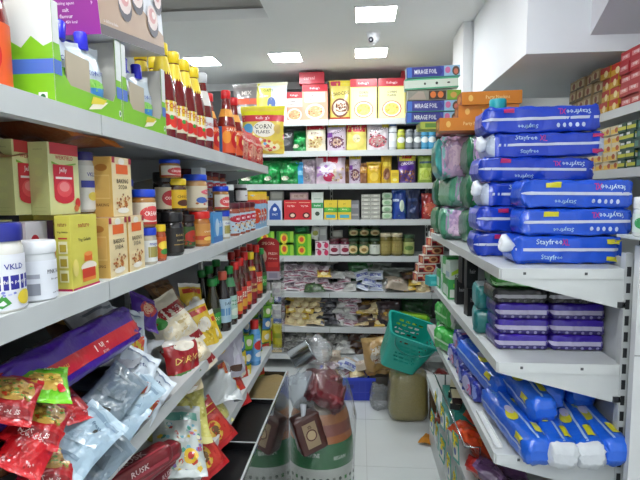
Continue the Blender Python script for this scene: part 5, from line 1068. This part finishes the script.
kind('tlr', 'teal_roll', 'roll', lambda: G().lathe([(.034,0),(.036,.004),(.036,.075),(.033,.08),(.012,.08),(.011,.06)], '1c9aa4', 20).obj('teal_roll', M_plastic))
put('tlr', (.60, 2.2, z0+.033), 0, 'teal roll standing right of the orange cartons', None)
kind('tlp', 'pad_carton', 'carton', carton('pad_carton', .12, .1, .51, '2a5aa8', [('r',.1,.1,.9,.3,'c8d0e0')]))
put('tlp', (.70, 2.17, RA+.002), 0, 'tall blue carton hidden behind the rear pad stack', None, (1,.8,1))
put('tlp', (.62, 2.17, RA+.002), 0, 'tall blue carton under the teal roll', None, (.55,.8,1.06))
# --- second shelf
PP = [('r',0,.30,1,.58,'b9b4d0'),('r',0,0,1,.3,'2a1c6c')]+[('e',.15+.14*i,.16,.03,.09,'8a84b8') for i in range(6)]
kind('ppk', 'purple_pad_pack', 'packet', brick('purple_pad_pack', .178, .15, .053, '3a1fa0', PP, [('r',.1,.2,.9,.8,'4a2cb8')], '2c1880', 3, .08, soft=.22, wr=.03))
kind('bpk2', 'black_pad_pack', 'packet', brick('black_pad_pack', .178, .15, .05, '16161c', [('r',0,.36,1,.6,'a8a8b0')]+[('e',.15+.14*i,.18,.03,.09,'5a5a62') for i in range(6)], [('r',.1,.2,.9,.8,'22222a')], '101014', 6, .08, soft=.25, wr=.04))
kind('gpk', 'green_pad_pack', 'packet', brick('green_pad_pack', .20, .14, .08, '2a9a1c', [('r',.0,.1,1,.24,'a8d8a0'),('t','dry',.5,.65,.3,'8ad06a',0,.3)], [('r',.1,.2,.9,.8,'3cb42a')], '1f7a18', 8, .12, soft=.4, wr=.05))
for r in range(3):
    for c, x in enumerate((.545, .722)):
        put('ppk', (x+.003*(r % 2), 1.70, RB+.028+.0525*r), (0, 0, (1,-1.5,.8)[r]), ('bottom','middle','top')[r]+' purple pad pack in the '+('left','right')[c]+' column on the second right shelf', 'purple pad packs')
for c, x in enumerate((.545, .722)): put('bpk2', (x-.01, 1.70, RB+.184), (0, 0, 1), 'black pad pack with a grey band lying on the '+('left','right')[c]+' purple column', 'black pad packs')
put('bpk2', (.60, 1.90, RB+.03), (0,0,0), 'black pad pack behind the purple columns, lower', None, (1.1,1,1)); put('bpk2', (.60, 1.90, RB+.085), (0,0,0), 'black pad pack behind the purple columns, upper', None, (1.1,1,1))
put('gpk', (.545, 1.705, RB+.247), (0, 1, -4), 'bright green pad pack on top of the black one')
put('bpk2', (.72, 1.715, RB+.233), (0, 2, 3), 'black pad pack beside the bright green pack', None, (1,1,.8))
kind('teb', 'teal_pad_pack', 'packet', brick('teal_pad_pack', .14, .10, .09, '1a8a8c', [('r',.1,.2,.9,.5,'bcd0d8')], [('r',.1,.1,.9,.9,'b8c8d0')], '14706f', 9, .15))
put('teb', (.485, 1.86, RB+.047), (0, 0, 80), 'teal and white pack behind the purple ones at the shelf lip, lower', None)
put('teb', (.487, 1.86, RB+.138), (0, 0, 84), 'teal and white pack behind the purple ones at the shelf lip, upper', None)
lbox('hbx', 'black_cosmetic_carton', .085, .05, .12, '16171a', [('r',.55,.0,.9,1,'8e9294'),('t','hair',.3,.6,.16,'a8a8ac',0,.3),('r',.6,.1,.85,.3,'3a3c40')], [('r',.1,.1,.4,.9,'3a3c3e')])
for i, (x, y, z, r) in enumerate(((.50,2.10,0,6),(.52,2.20,0,-6),(.50,2.11,.121,0),(.50,2.23,.121,8),(.50,2.32,0,0),(.60,2.10,0,4),(.60,2.12,.121,-4),(.62,2.25,.05,0))):
    if i == 7: continue
    put('hbx', (x, y, RB+.001+z), r, ('nearest lower','second lower','nearest upper','second upper','farthest lower','inner lower','inner upper')[i]+' black carton with a grey strip on the second right shelf', 'black cartons with grey strips')
lbox('gwc', 'green_white_carton', .08, .08, .10, '3a9a4c', [('r',.1,.1,.9,.5,'d8dcd4'),('r',.3,.6,.7,.8,'7ac43a')], [('r',.1,.1,.9,.6,'c8d8cc')])
lbox('lic', 'lime_white_carton', .08, .08, .09, 'b8c8bc', [('p',[(.1,.2),(.9,.5),(.9,.8),(.1,.4)],'9ac42a'),('t','tea',.5,.2,.16,'4a5a4a',0,.4)], [('r',.1,.1,.9,.4,'8aa4b0')])
for i, (k, x, y, z) in enumerate((('gwc',.48,2.52,0),('lic',.48,2.62,0),('gwc',.48,2.53,.101),('lic',.485,2.63,.092),('gwc',.48,2.73,0),('gwc',.48,2.44,0),('lic',.48,2.44,.101))):
    put(k, (x, y, RB+.001+z), (0,0,(4,-5,6,0,3,-3,5)[i]), ('green and white carton under another, second shelf middle','lime striped white carton, lower, beside the green one','green and white carton, upper, below the green diaper pack','lime striped white carton, upper, farther one','green and white carton farthest from the camera','green and white carton nearest the black cartons, lower','lime striped white carton nearest the black cartons')[i])
TB = [('r',.04,.08,.96,.92,'a81c28'),('e',.6,.5,.28,.36,'d89a6c'),('e',.6,.5,.16,.2,'7a3a24'),('r',.06,.6,.35,.85,'e8d8c8'),('r',.06,.12,.3,.4,'4a1418')]
lbox('tbx', 'red_picture_carton', .11, .07, .052, 'd9d2c4', TB, TB[:2], cols={'t':'d4c8bc'})
for i in range(6):
    put('tbx', (.385+.0+.010*abs(i-1)*(1 if i > 0 else 0)+.012*i, 2.93, RB+.002+.0535*i), (0, 0, (14,8,16,10,18,12)[i]), ORD[i].capitalize()+' red picture carton from the bottom of the leaning stack', 'red picture cartons')
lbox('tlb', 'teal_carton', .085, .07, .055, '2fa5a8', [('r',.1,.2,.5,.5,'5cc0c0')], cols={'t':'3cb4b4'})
kind('gyp', 'grey_plastic_bag', 'bag', pouch('grey_plastic_bag', .14, .12, .07, '8b8d92', [('r',.2,.3,.7,.5,'a4a6aa')], 'a0a2a8', 13, wr=.8))
put('gyp', (.49, 2.84, RB+.038), (-80, 0, 10), 'crumpled grey plastic bag at the far end of the second right shelf')
put('tlb', (.43, 2.80, RB+.001), 14, 'small teal carton beside the leaning stack of red cartons')
# --- third shelf: loose blue packs pointing at the camera
PT = [('r',.06,.44,.94,.52,'a9c0e4'),('r',.72,.60,.86,.84,'cfc81e'),('r',.3,.7,.42,.9,'cfc81e'),('e',.58,.25,.09,.18,'cfc81e'),('e',.5,.3,.07,.14,'c8c4dc'),('t','Stayfree',.2,.25,.2,'7ab0e0',0,.2),('t','XL',.42,.75,.2,'3c8ad8',0,.1)]
EN = [('r',.0,0,.05,1,'1746b4')]
def blue(key, seed, end, top=PT): kind(key, 'sanitary_pad_pack', 'packet', brick('sanitary_pad_pack', .37, .092, .09, '1f66dc', [('r',.06,.5,.94,.58,'a9c0e4'),('r',.78,.66,.9,.88,'cfc81e')], top, end, seed, .09, soft=.58, wr=.05))
blue('q1', 21, None); blue('q2', 22, 'd3d8dd'); blue('q3', 23, None)
QG = 'loose blue pad packs on the third right shelf'
for i, (k, x, y, z, r, l) in enumerate((('q1',.515,1.60,.014,(0,5,-82),'front left, its rounded end at the shelf edge'),('q2',.608,1.585,.014,(-6,5,-92),'front, white-ended, second from the left'),('q2',.697,1.59,.014,(8,5,-95),'front, white-ended, third from the left'),
        ('q3',.762,1.615,.014,(4,5,-88),'front right, next to the slotted upright'),('q1',.565,1.70,.110,(4,8,-83),'upper layer, lying over the two left ones'),('q3',.655,1.78,.10,(0,0,-97),'upper layer, in the middle'),('q1',.745,1.80,.103,(0,0,-90),'upper layer, at the right, in shade'),
        ('q3',.49,1.90,.097,(-6,7,-80),'upper layer, nearest the shelf lip'),('q2',.62,2.02,0,(0,0,-90),'rear, lower layer, middle'),('q1',.72,2.02,0,(0,0,-92),'rear, lower layer, right'))):
    put(k, (x, y, RC+.046+z), r, 'blue pad pack with yellow patches: '+l, QG)
kind('pbp', 'patterned_pad_pack', 'packet', brick('patterned_pad_pack', .16, .10, .09, '2636a0', [('e',.4,.5,.25,.4,'b8b8e0'),('e',.6,.4,.12,.24,'d05a90'),('r',.8,.2,.95,.8,'8a9ad8')], [('e',.4,.5,.2,.4,'b8b8e0'),('e',.7,.4,.12,.24,'d05a90')], None, 14, .15, soft=.4, wr=.06))
for i, (x, y, z, r) in enumerate(((.487,1.94,0,-80),(.487,2.12,0,-95),(.49,2.30,0,-84),(.495,2.22,.094,-90))): put('pbp', (x, y, RC+.048+z), (0,0,r), ORD[i].capitalize()+' dark blue pack with pink and white flowers along the third shelf lip', 'flowered dark blue packs')
kind('grt', 'green_tissue_pack', 'packet', brick('green_tissue_pack', .24, .12, .11, '2cab3a', [('r',.1,.45,.8,.55,'b8e0b8'),('e',.3,.7,.1,.15,'7ad07a')], [('r',.1,.45,.8,.55,'b8e0b8')], 'd0d6d0', 16, .1, soft=.45, wr=.05))
for i, (x, y, z, r) in enumerate(((.49,2.50,0,-70),(.50,2.74,0,-100),(.50,2.60,.115,-78))): put('grt', (x, y, RC+.058+z), (0,0,r), ('nearest','farthest','uppermost')[i]+' green pack with white ends on the third right shelf', 'green packs with white ends')
# price rail lying on the third shelf near its corner
q = G(); q.box(-.012,.012,-.13,.13,0,.004,'dfe2e1'); q.box(-.012,-.009,-.13,.13,.004,.012,'dfe2e1'); q.box(.009,.012,-.13,.13,.004,.012,'dfe2e1')
tag(q.obj('price_rail', M_steel, None, (.449, 1.66, RC+.002)), 'pale metal rail lying along the lip of the third right shelf', 'rail')
# --- bottom shelf
lbox('bcx', 'black_cream_carton', .11, .045, .03, '1a1c1a', [('r',0,.35,1,.6,'d8d0a8')], cols={'t':'d4cca4'})
kind('sbx', 'storage_tub', 'tub', carton('storage_tub', .13, .34, .13, '2c8f84', [('r',.05,.1,.95,.9,'349a8e')]))
put('sbx', (.515, 2.42, RD+.001), 0, 'teal storage tub on the lowest right shelf under the black and cream cartons', None, (1,1.0,.85))
for i, (x, y, z, r) in enumerate(((.475,2.33,0,70),(.472,2.33,.031,84),(.495,2.46,0,64),(.49,2.46,.031,78))): put('bcx', (x, y, RD+.113+z), r, ('nearer lower','nearer upper','farther lower','farther upper')[i]+' black and cream striped carton on the teal tub', 'black and cream cartons')
genp('org', 'orange_snack_bag', .17, .2, .06, 'c8401c', [('s',.1,.1,.9,.9,30,.06,['e06a2c','a82c14','d8502c']),('e',.5,.5,.25,.18,'e8903c')], 'd8562c', 101, False, wr=.4)
genp('mvp', 'purple_packet', .12, .15, .05, '5a3a64', [('r',.1,.3,.9,.6,'8a6a94')], '6a4a74', 102, False, wr=.4)
genp('rdq', 'red_packet', .13, .15, .05, 'b02a24', [('r',.1,.5,.9,.7,'d8a08a')], 'b83a34', 103, False, wr=.4)
for i, (k, x, y, z, r) in enumerate((('org',.50,2.10,.06,60),('org',.52,1.98,.09,80),('rdq',.49,1.86,.05,70),('mvp',.50,1.76,.10,60),('rdq',.52,1.66,.06,80),('org',.56,2.10,.13,66),('mvp',.60,1.90,.05,90))):
    put(k, (x, y, RD+z), (-62, 8, r), ('orange bag nearest the teal tub','orange bag second from the teal tub','red packet on the lowest right shelf, farther one','purple packet on the lowest right shelf, outer one','red packet on the lowest right shelf, nearer one','orange bag resting on the other two','purple packet deep on the lowest right shelf')[i])
# hanging toy cards on the front of the lowest shelf
def f_card():
    q = G(); q.box(-.045,.045,-.0015,.0015,-.15,0,'2f9486')
    P = faceP((-.045,-.0016,-.15),(.09,0,0),(0,0,.15)); q.print(P,.09,.15,[('r',.1,.1,.9,.6,'d8d8c8'),('r',.1,.7,.9,.9,'d8c42a'),('e',.4,.35,.2,.14,'2c4aa0')])
    for i in range(5):
        a = -1.2+.6*i; q.tube([(0,-.004,-.03),(.02*math.cos(a),-.012,-.03+.028*math.sin(a)),(.036*math.cos(a),-.01,-.03+.045*math.sin(a))],[.003,.004,.002],'d9c81e',6)
    return q.obj('hanging_card', M_plastic)
kind('crd', 'hanging_card', 'card', f_card)
for i, y in enumerate((1.95, 2.09, 2.23, 2.37, 2.51)):
    for j, z in enumerate((.445, .60)):
        if j and i > 3: continue
        put('crd', (.400-.003*i, y+.03*j, z), (0, (4,-9,7,-5,8)[(i+j)%5], -98+(9*i+17*j)%22), ORD[i].capitalize()+' yellow-clipped teal card from the camera, '+('lower','upper')[j]+' row on the lowest right shelf front', 'yellow-clipped cards', .8)
tag(G().tube([(.413,1.85,.608),(.413,2.62,.608)],.004,'b0b4b4').tube([(.413,1.85,.608),(.47,1.85,.608),(.47,1.85,.46)],.004,'b0b4b4').tube([(.413,2.62,.608),(.47,2.62,.608),(.47,2.62,.46)],.004,'b0b4b4').obj('hanging_rail', M_metal), 'thin metal rail carrying the upper hanging cards above the lowest right shelf', 'rail')
# --- jar on the ledge
kind('lj', 'lotion_jar', 'jar', jar('lotion_jar', .032, .11, 'dfe6e2', 'e6eae8', 'cfe0d4', [('e',.5,.5,.28,.34,'3f9a5c'),('t','aloe',.5,.5,.14,'e8f4ea',0,.3)], lidh=.3))
put('lj', (.802, 1.42, 1.4785), -30, 'white and green jar on the small ledge at the right edge')
# --- right wall shelves
def rp(px, X=1.10): return X*480/(px-360.)
def sc(key, name, col, front, side, w=.075, d=.06, h=.04, **k): lbox(key, name, w, d, h, col, front, side, **k)
sc('w1','tea_carton','a88c64',[('r',.1,.2,.9,.8,'c8b48a'),('e',.5,.5,.2,.3,'8a4a34'),('r',0,0,1,.2,'6a5a44')],[('r',.1,.2,.9,.8,'b89c70')],h=.053)
sc('w2','yellow_spice_carton','c89a2a',[('r',0,.5,1,1,'b8281c'),('e',.6,.4,.2,.3,'e8d8a0')],[('r',.1,.1,.9,.5,'8a2a1c')],h=.05)
sc('w3','red_soap_carton','b02a34',[('r',.1,.3,.9,.7,'d88a8a'),('t','soap',.5,.5,.3,W,0,.5)],[('r',.1,.2,.9,.8,'8a2430')],h=.045)
sc('w4','blue_soap_carton','3a4aa8',[('r',.1,.3,.9,.7,'c8508a'),('r',.1,.1,.4,.25,'e0e0e8')],[('r',.1,.2,.9,.8,'7a3a78')],h=.045)
sc('w5','cream_soap_carton','cdbf9c',[('r',.05,.1,.95,.6,'d8b04a'),('e',.7,.5,.2,.3,'a8502c')],[('r',.1,.1,.9,.7,'b8882c')],w=.062,h=.037)
sc('w6','green_soap_carton','1c4436',[('r',.0,.25,1,.62,'b8b83a'),('r',.05,.65,.5,.9,'d8dcd8')],[('r',.1,.2,.9,.6,'c8ccc4'),('r',.1,.6,.9,.8,'b8b83a')],w=.062,h=.037)
sc('w7','white_toothpaste_carton','d8d4d8',[('p',[(.1,.1),(.5,.9),(.8,.5),(.5,.1)],'b8283a'),('r',.0,0,1,.12,'8a2a3a')],[('p',[(.2,.1),(.5,.8),(.8,.1)],'b8283a')],w=.07,h=.037)
sc('w8','green_toothpaste_carton','2a4a44',[('r',.1,.2,.6,.8,'4a7a6c')],[('r',.1,.2,.9,.8,'3a5a50')],w=.05,h=.037)
RJ = random.Random(12)
def block(key, y0, n, pitch, tiers, h, z, word, group, x=1.125):
    for i in range(n):
        for t_ in range(tiers):
            put(key, (x+RJ.uniform(-.008,.008), y0-i*pitch, z+.001+t_*(h+.0006)), -90+RJ.uniform(-5,5), word+', column %s from far end, %s from bottom' % (ORD[i], ORD[t_]), group)
zt = 1.953; zs = 1.70
block('w1', 2.62, 4, .078, 4, .053, zt, 'beige tea carton, upper wall shelf', 'beige tea cartons')
block('w2', 2.30, 2, .078, 4, .05, zt, 'yellow and red carton, upper wall shelf', 'yellow and red cartons')
block('w3', 2.14, 3, .078, 5, .045, zt, 'red soap carton, upper wall shelf', 'red soap cartons')
block('w4', 1.90, 3, .078, 6, .045, zt, 'blue and pink soap carton, upper wall shelf', 'blue and pink soap cartons')
block('w5', 2.40, 4, .065, 5, .037, zs, 'cream and yellow carton, lower wall shelf', 'cream and yellow cartons')
block('w6', 2.135, 2, .065, 5, .037, zs, 'dark green and yellow carton, lower wall shelf', 'dark green and yellow cartons')
block('w8', 2.01, 1, .055, 5, .037, zs, 'plain dark green carton, lower wall shelf', 'plain dark green cartons')
block('w7', 1.945, 3, .073, 5, .037, zs, 'white and red carton, lower wall shelf', 'white and red cartons')

# ================================================================ FLOOR, BETWEEN THE RUNS
# blue crate
def f_crate():
    t = empty('plastic_crate'); w, d, h = .42, .30, .18; B = '1a32b4'
    q = G(); e = .004
    q.box(-w/2,w/2,-d/2,d/2,0,e,B)
    for a in (-1, 1):
        q.box(-w/2,w/2,a*d/2-(e if a > 0 else 0),a*d/2+(e if a < 0 else 0),e,h,B); q.box(a*w/2-(e if a > 0 else 0),a*w/2+(e if a < 0 else 0),-d/2,d/2,e,h,B)
    q.obj('tub', M_plastic, t)
    q = G()
    for a in (-1, 1):
        q.box(-w/2-.01,w/2+.01,a*(d/2+.005)-.006,a*(d/2+.005)+.006,h-.02,h+.003,'2440c8'); q.box(a*(w/2+.005)-.006,a*(w/2+.005)+.006,-d/2-.01,d/2+.01,h-.02,h+.003,'2440c8')
    q.obj('rim', M_plastic, t)
    q = G()
    for i in range(9): x = -w/2+.02+i*(w-.04)/8; q.box(x-.003,x+.003,-d/2-.006,-d/2,.01,h-.02,'1e38bc')
    q.box(-w/2,w/2,-d/2-.006,-d/2,.06,.068,'1e38bc'); q.obj('rib', M_plastic, t)
    q = G(); q.box(-.05,.05,-d/2-.0075,-d/2-.006,.10,.13,'10208a'); q.obj('grip', M_plastic, t)
    return t
kind('crt', 'plastic_crate', 'crate', f_crate)
put('crt', (-.105, 3.78, 0), 2, 'bright blue plastic crate on the floor in front of the back shelves')
heapk = ['s1','s7','s4','s2','s10']
rnd = random.Random(5)
for i in range(22):
    j = i//7; put(heapk[rnd.randint(0,4)], (-.235+.04*(i % 7)+rnd.uniform(-.01,.01), 3.72+.06*(i % 2)+rnd.uniform(-.02,.03), .13+.055*j+rnd.uniform(0,.01)), (rnd.uniform(-80,-40), rnd.uniform(-25,25), rnd.uniform(-60,60)), 'small packet in the heap filling the blue crate', 'packets in the blue crate', .85)
for i in range(6):
    put('s7', (-.22+.05*i, 3.95+.01*(i%2), .04+.0*i), (-80, 0, rnd.uniform(-20,20)), 'pale packet on the floor behind the blue crate', 'packets behind the blue crate', .9)
genp('pas', 'paper_flour_sack', .24, .34, .13, 'a5814a', [('e',.5,.56,.3,.24,'c8beb0'),('r',.28,.42,.72,.46,'8a4a3a'),('s',.25,.35,.75,.75,20,.05,['e0dcd4','9a8a78']),('r',.1,.1,.9,.13,'7a5a34')], 'b8965a', 104, True, wr=.35)
put('pas', (.15, 3.70, .352), (4, -6, 4), 'brown paper sack with a white round print behind the teal basket', None, (1.1,1,.85))
kind('cbx', 'dark_carton', 'box', carton('dark_carton', .24, .2, .19, '45403c', [('r',.2,.4,.6,.6,'5e5650')]))
put('cbx', (.20, 3.74, .001), 3, 'plain dark carton under the brown paper sack, mostly hidden')
# sack of grain with teal basket on it
def f_sack():
    q = G(); n = 28; prof = [(.10,0),(.135,.012),(.145,.06),(.143,.16),(.138,.25),(.13,.315),(.10,.345),(.045,.36),(.02,.355)]
    rnd = random.Random(3); vs = []; fs = []; cs = []
    for r, z in prof:
        for i in range(n):
            a = 2*PI*i/n; c, s_ = math.cos(a), math.sin(a); k = 1+.05*noise.noise(Vector((c*2, s_*2, z*8)))
            vs.append((r*k*math.copysign(abs(c)**.6, c), r*.8*k*math.copysign(abs(s_)**.6, s_), z))
    for k in range(len(prof)-1):
        for i in range(n): fs.append((k*n+i, k*n+(i+1)%n, (k+1)*n+(i+1)%n, (k+1)*n+i)); cs.append('9a8d4e' if k < 6 else 'a5a184')
    q.add(vs, fs, cs, True); q.add([vs[i] for i in range(n)], [tuple(range(n))[::-1]], '6f683c')
    return q
M_lent = mat('green_lentils', .4, coat=.6, bump=.6, bscale=160, var=.35, vscale=140)
t = empty('grain_sack'); t.location = (.345, 3.40, 0)
f_sack().obj('filling', M_lent, t)
q = f_sack(); s_ = 1.012; q.v = [(x*s_, y*s_, z*1.01+.0005) for x, y, z in q.v]; q.c = [hx('d0d4cc')]*len(q.c); q.obj('clear_bag', M_clear, t)
tag(t, 'clear sack of olive-green lentils on the floor under the teal basket', 'sack')
def f_basket():
    t = empty('shopping_basket'); T = '14a594'
    def P(a, v, off=0):
        w0, d0, w1, d1 = .135, .10, .185, .13; w = w0+(w1-w0)*v+off; d = d0+(d1-d0)*v+off
        u = (a/(2*PI) % 1)*4; k = int(u) % 4; f = 2*(u-int(u))-1
        x, y = ((1, f), (-f, 1), (-1, -f), (f, -1))[k]; r = (abs(x)**8+abs(y)**8)**-.125
        return Vector((w*x*r, d*y*r, .27*v))
    q = G(); n, m = 80, 18
    for off, fl in ((0, False), (-.0025, True)):
        vs = [P(2*PI*i/n, j/m, off) for j in range(m+1) for i in range(n)]; fs = []
        for j in range(m):
            for i in range(n):
                hole = 4 <= j <= 15 and (i+j//2) % 3 and j % 2 and 3 < i % 20 < 16
                if not hole:
                    f = (j*n+i, j*n+(i+1)%n, (j+1)*n+(i+1)%n, (j+1)*n+i); fs.append(f[::-1] if fl else f)
        q.add(vs, fs, T, True)
    q.add([P(2*PI*i/n, 0) for i in range(n)], [tuple(range(n))[::-1]], T)
    q.obj('basket_body', M_plastic, t)
    q = G(); N = 96
    ring = [(P(2*PI*i/N, 1, .0), P(2*PI*i/N, 1, .012)) for i in range(N)]
    vs = []; fs = []
    for a, b in ring: vs += [a, a+Vector((0,0,.006)), b+Vector((0,0,.006)), b+Vector((0,0,-.012))]
    for i in range(N):
        j = (i+1) % N
        for k in range(3): fs.append((i*4+k, i*4+k+1, j*4+k+1, j*4+k))
    q.add(vs, fs, '18a596'); q.obj('rim', M_plastic, t)
    for s_ in (1, -1):
        pts = [(.15*math.cos(R(a)), s_*(.138+.0*a), .262-.10*math.sin(R(a))*1) for a in range(0, 181, 15)]
        if s_ < 0: pts = [(x, y, z) for x, y, z in pts]
        G().tube(pts, .005, '128a7e').obj('handle', M_plastic, t)
    return t
kind('bsk_', 'shopping_basket', 'basket', f_basket)
put('bsk_', (.262, 3.38, .415), (24, 20, 8), 'teal plastic shopping basket tilted on top of the lentil sack', None, (.93,1,1.12))
def crumple(name, rx, ry, rz, col, seed, m, n=26, amp=.35):
    q = G(); vs = []; fs = []
    for j in range(n//2+1):
        th = PI*j/(n//2)
        for i in range(n):
            a = 2*PI*i/n; d = Vector((math.sin(th)*math.cos(a), math.sin(th)*math.sin(a), math.cos(th)))
            k = 1+amp*(noise.noise(d*2+Vector((seed,)*3))+.6*noise.noise(d*5+Vector((seed,)*3)))
            z = d.z*rz*k; vs.append((d.x*rx*k, d.y*ry*k, max(z, -rz*.8)+rz*.8))
    for j in range(n//2):
        for i in range(n): fs.append((j*n+i, (j+1)*n+i, (j+1)*n+(i+1)%n, j*n+(i+1)%n))
    q.add(vs, fs, col, True); return q.obj(name, m)
def place(o, loc, rot, label, cat, group=None):
    o.location = loc; o.rotation_euler = tuple(R(a) for a in rot); return tag(o, label, cat, group)
place(crumple('plastic_bag', .075, .09, .10, '9a9ea2', 4, M_haze), (.15, 3.52, 0), (0,0,10), 'crumpled grey clear bag on the floor between crate and lentil sack', 'bag')
place(crumple('plastic_bag', .11, .12, .16, '8f9496', 9, M_haze, amp=.25), (.62, 3.52, .002), (0,0,0), 'large clear bag on the floor right of the teal basket', 'bag')
place(crumple('plastic_bag', .10, .12, .13, '9a9e9c', 13, M_haze, amp=.3), (.60, 3.55, .27), (0,0,30), 'clear bag resting on the large clear bag right of the basket', 'bag')
place(crumple('plastic_bag', .07, .09, .085, 'd2d6da', 6, M_haze, amp=.35), (-.235, 2.62, .66), (0,0,20), 'clear crumpled bag behind the steel pot', 'bag')
place(crumple('red_bundle', .05, .05, .05, '8a1c1c', 3, M_film, amp=.2), (.565, 3.30, .30), (0,0,0), 'dark red round bundle beside the grey clear bags', 'bundle')
place(G().box(-.09,.09,-.07,.07,0,.30,'6a5236').obj('cardboard_carton', M_card), (.585, 3.30, .001), (0,0,0), 'brown carton standing under the dark red bundle', 'carton')
# steel pot
q = G(); q.lathe([(.055,0),(.06,.004),(.062,.115),(.066,.12),(.064,.122),(.059,.118),(.057,.006),(.0,.006)], 'c8ccd0', 32, cap=False); q.add([(.055*math.cos(2*PI*i/32), .055*math.sin(2*PI*i/32), 0) for i in range(32)], [tuple(range(32))[::-1]], 'c8ccd0')
place(q.obj('steel_pot', M_metal), (-.375, 2.56, .69), (0, 62, 14), 'shiny steel pot lying on its side behind the grain bins', 'pot')
# large sack of packs at the end of the left run
t = empty('bundle_sack'); t.location = (-.215, 2.50, 0)
def sackprof(prof, wob, seed, sx=1, sy=.9, col=None, n=40):
    q = G(); q.lathe(prof, col, n, wob=wob, seed=seed, sx=sx, sy=sy); return q
q = sackprof([(.14,.002,'c9cdc6'),(.165,.03,'c9cdc6'),(.172,.10,'c9cdc6'),(.176,.185,'c9cdc6'),(.177,.19,'146b34'),(.176,.25,'146b34'),(.172,.318,'146b34'),(.170,.322,'b4672c'),(.166,.36,'8a4a3a'),(.158,.42,'a86a3c'),(.14,.47,'7a6a58'),(.10,.51,'6a5e50'),(.03,.53,'6a5e50')], .04, 2, col='c9cdc6')
P = lambda u, v, off=0: (lambda a: Vector(((.182+off)*math.cos(a), (.165+off)*math.sin(a), .0+.34*v)))(R(-90+(u-.5)*150))
ops = [('t','FORTUNE',.42,.80,.07,'d8e4d8',0,.2),('t','BESAN',.75,.74,.06,'d8e4d8',0,.15)]
rn = random.Random(2)
for i in range(14):
    for j in range(4): ops.append(('e' if (i+j) % 2 else 'r',)+((.04+.07*i,.06+.12*j,.018,.03,'5a645a') if (i+j) % 2 else (.025+.07*i,.03+.12*j,.055+.07*i,.085+.12*j,rn.choice(['6a7268','4a8a4a','8a8f86']))))
q.print(P, .47, .34, ops, .002, .0002, 10, True)
q.obj('printed_sack', M_film, t)
q = G(); prof = [(.175,.0),(.186,.05),(.190,.25),(.188,.42),(.178,.52),(.15,.61),(.10,.68),(.05,.72),(.035,.73)]
q.lathe(prof, 'd4dade', 44, cap=False, wob=.07, seed=5, sy=.92); q.obj('clear_bag', M_clear, t)
tag(t, 'large clear bag of packs with a green-banded sack, on the floor at the aisle end', 'sack')
kind('mar', 'maroon_flour_packet', 'packet', brick('maroon_flour_packet', .21, .15, .08, '6a1822', [('r',.1,.2,.4,.5,'7a2430')], [('r',.55,.1,.9,.3,'8a3038')], '5a141c', 15, .16, soft=.4, wr=.09))
kind('flr', 'brown_flour_packet', 'packet', brick('brown_flour_packet', .17, .12, .075, '4f2620', [('r',.1,.1,.9,.9,'5a2c26')], [('r',.18,.25,.82,.75,'a89070'),('e',.5,.5,.15,.2,'5a2c26'),('e',.5,.5,.12,.16,'c8b088'),('t','atta',.28,.5,.14,'4a241c',1.57,.1)], '42201a', 4, .08, soft=.25))
put('mar', (-.18, 2.42, .575), (28, 30, 8), 'dark maroon packet on top inside the large clear bag', None)
put('mar', (-.20, 2.56, .59), (8, 12, 30), 'second dark maroon packet behind the top one in the large clear bag', None, .9)
put('flr', (-.262, 2.335, .40), (76, 74, 12), 'dark brown flour packet with a cream label at the front of the clear bag', None, 1.2)
place(crumple('plastic_bag', .075, .07, .095, 'b4c4d2', 11, M_haze, amp=.4), (-.305, 2.42, .50), (0,0,0), 'pale blue tied plastic bag at the left of the large clear sack', 'bag')
q = G(); q.tube([(0,0,.22),(.004,-.012,.15),(-.003,-.004,.08),(.002,-.01,0)], [.016,.01,.013,.007], 'b9bec4', 10)
place(q.obj('twisted_wrapper', M_film), (-.30, 2.32, .33), (0,4,0), 'twisted silver wrapper hanging down left of the brown flour packet', 'wrapper')
# cloth on the floor
q = G(); q.grid(lambda u, v, off: Vector(((u-.5)*.17*(1-.3*v), (v-.5)*.16*(1-.35*u), .012+.014*noise.noise(Vector((u*3, v*3, 1)))+.008*math.sin(u*7+v*4))), 24, 20, 'b5761c')
place(q.obj('dust_cloth', M_cloth), (.475, 3.03, .004), (0,0,-20), 'mustard yellow cloth lying on the floor by the right shelves', 'cloth')
genp('fsn', 'floor_snack_bag', .14, .16, .06, '8a3a24', [('e',.5,.5,.3,.2,'c86a3c')], '', 106, False, wr=.4)
put('fsn', (.55, 3.12, .085), (-40, 0, 30), 'small reddish bag on the floor behind the mustard cloth')

# ================================================================ RENDER LOOK
w = bpy.data.worlds.new('world'); SC.world = w; w.use_nodes = True
w.node_tree.nodes['Background'].inputs[0].default_value = (.8, .85, .9, 1); w.node_tree.nodes['Background'].inputs[1].default_value = .3
SC.view_settings.view_transform = 'Standard'; SC.view_settings.look = 'None'; SC.view_settings.gamma = 1
SC.view_settings.exposure = 0.0; SC.view_settings.use_curve_mapping = False
SC.cycles.use_denoising = True; SC.cycles.max_bounces = 8
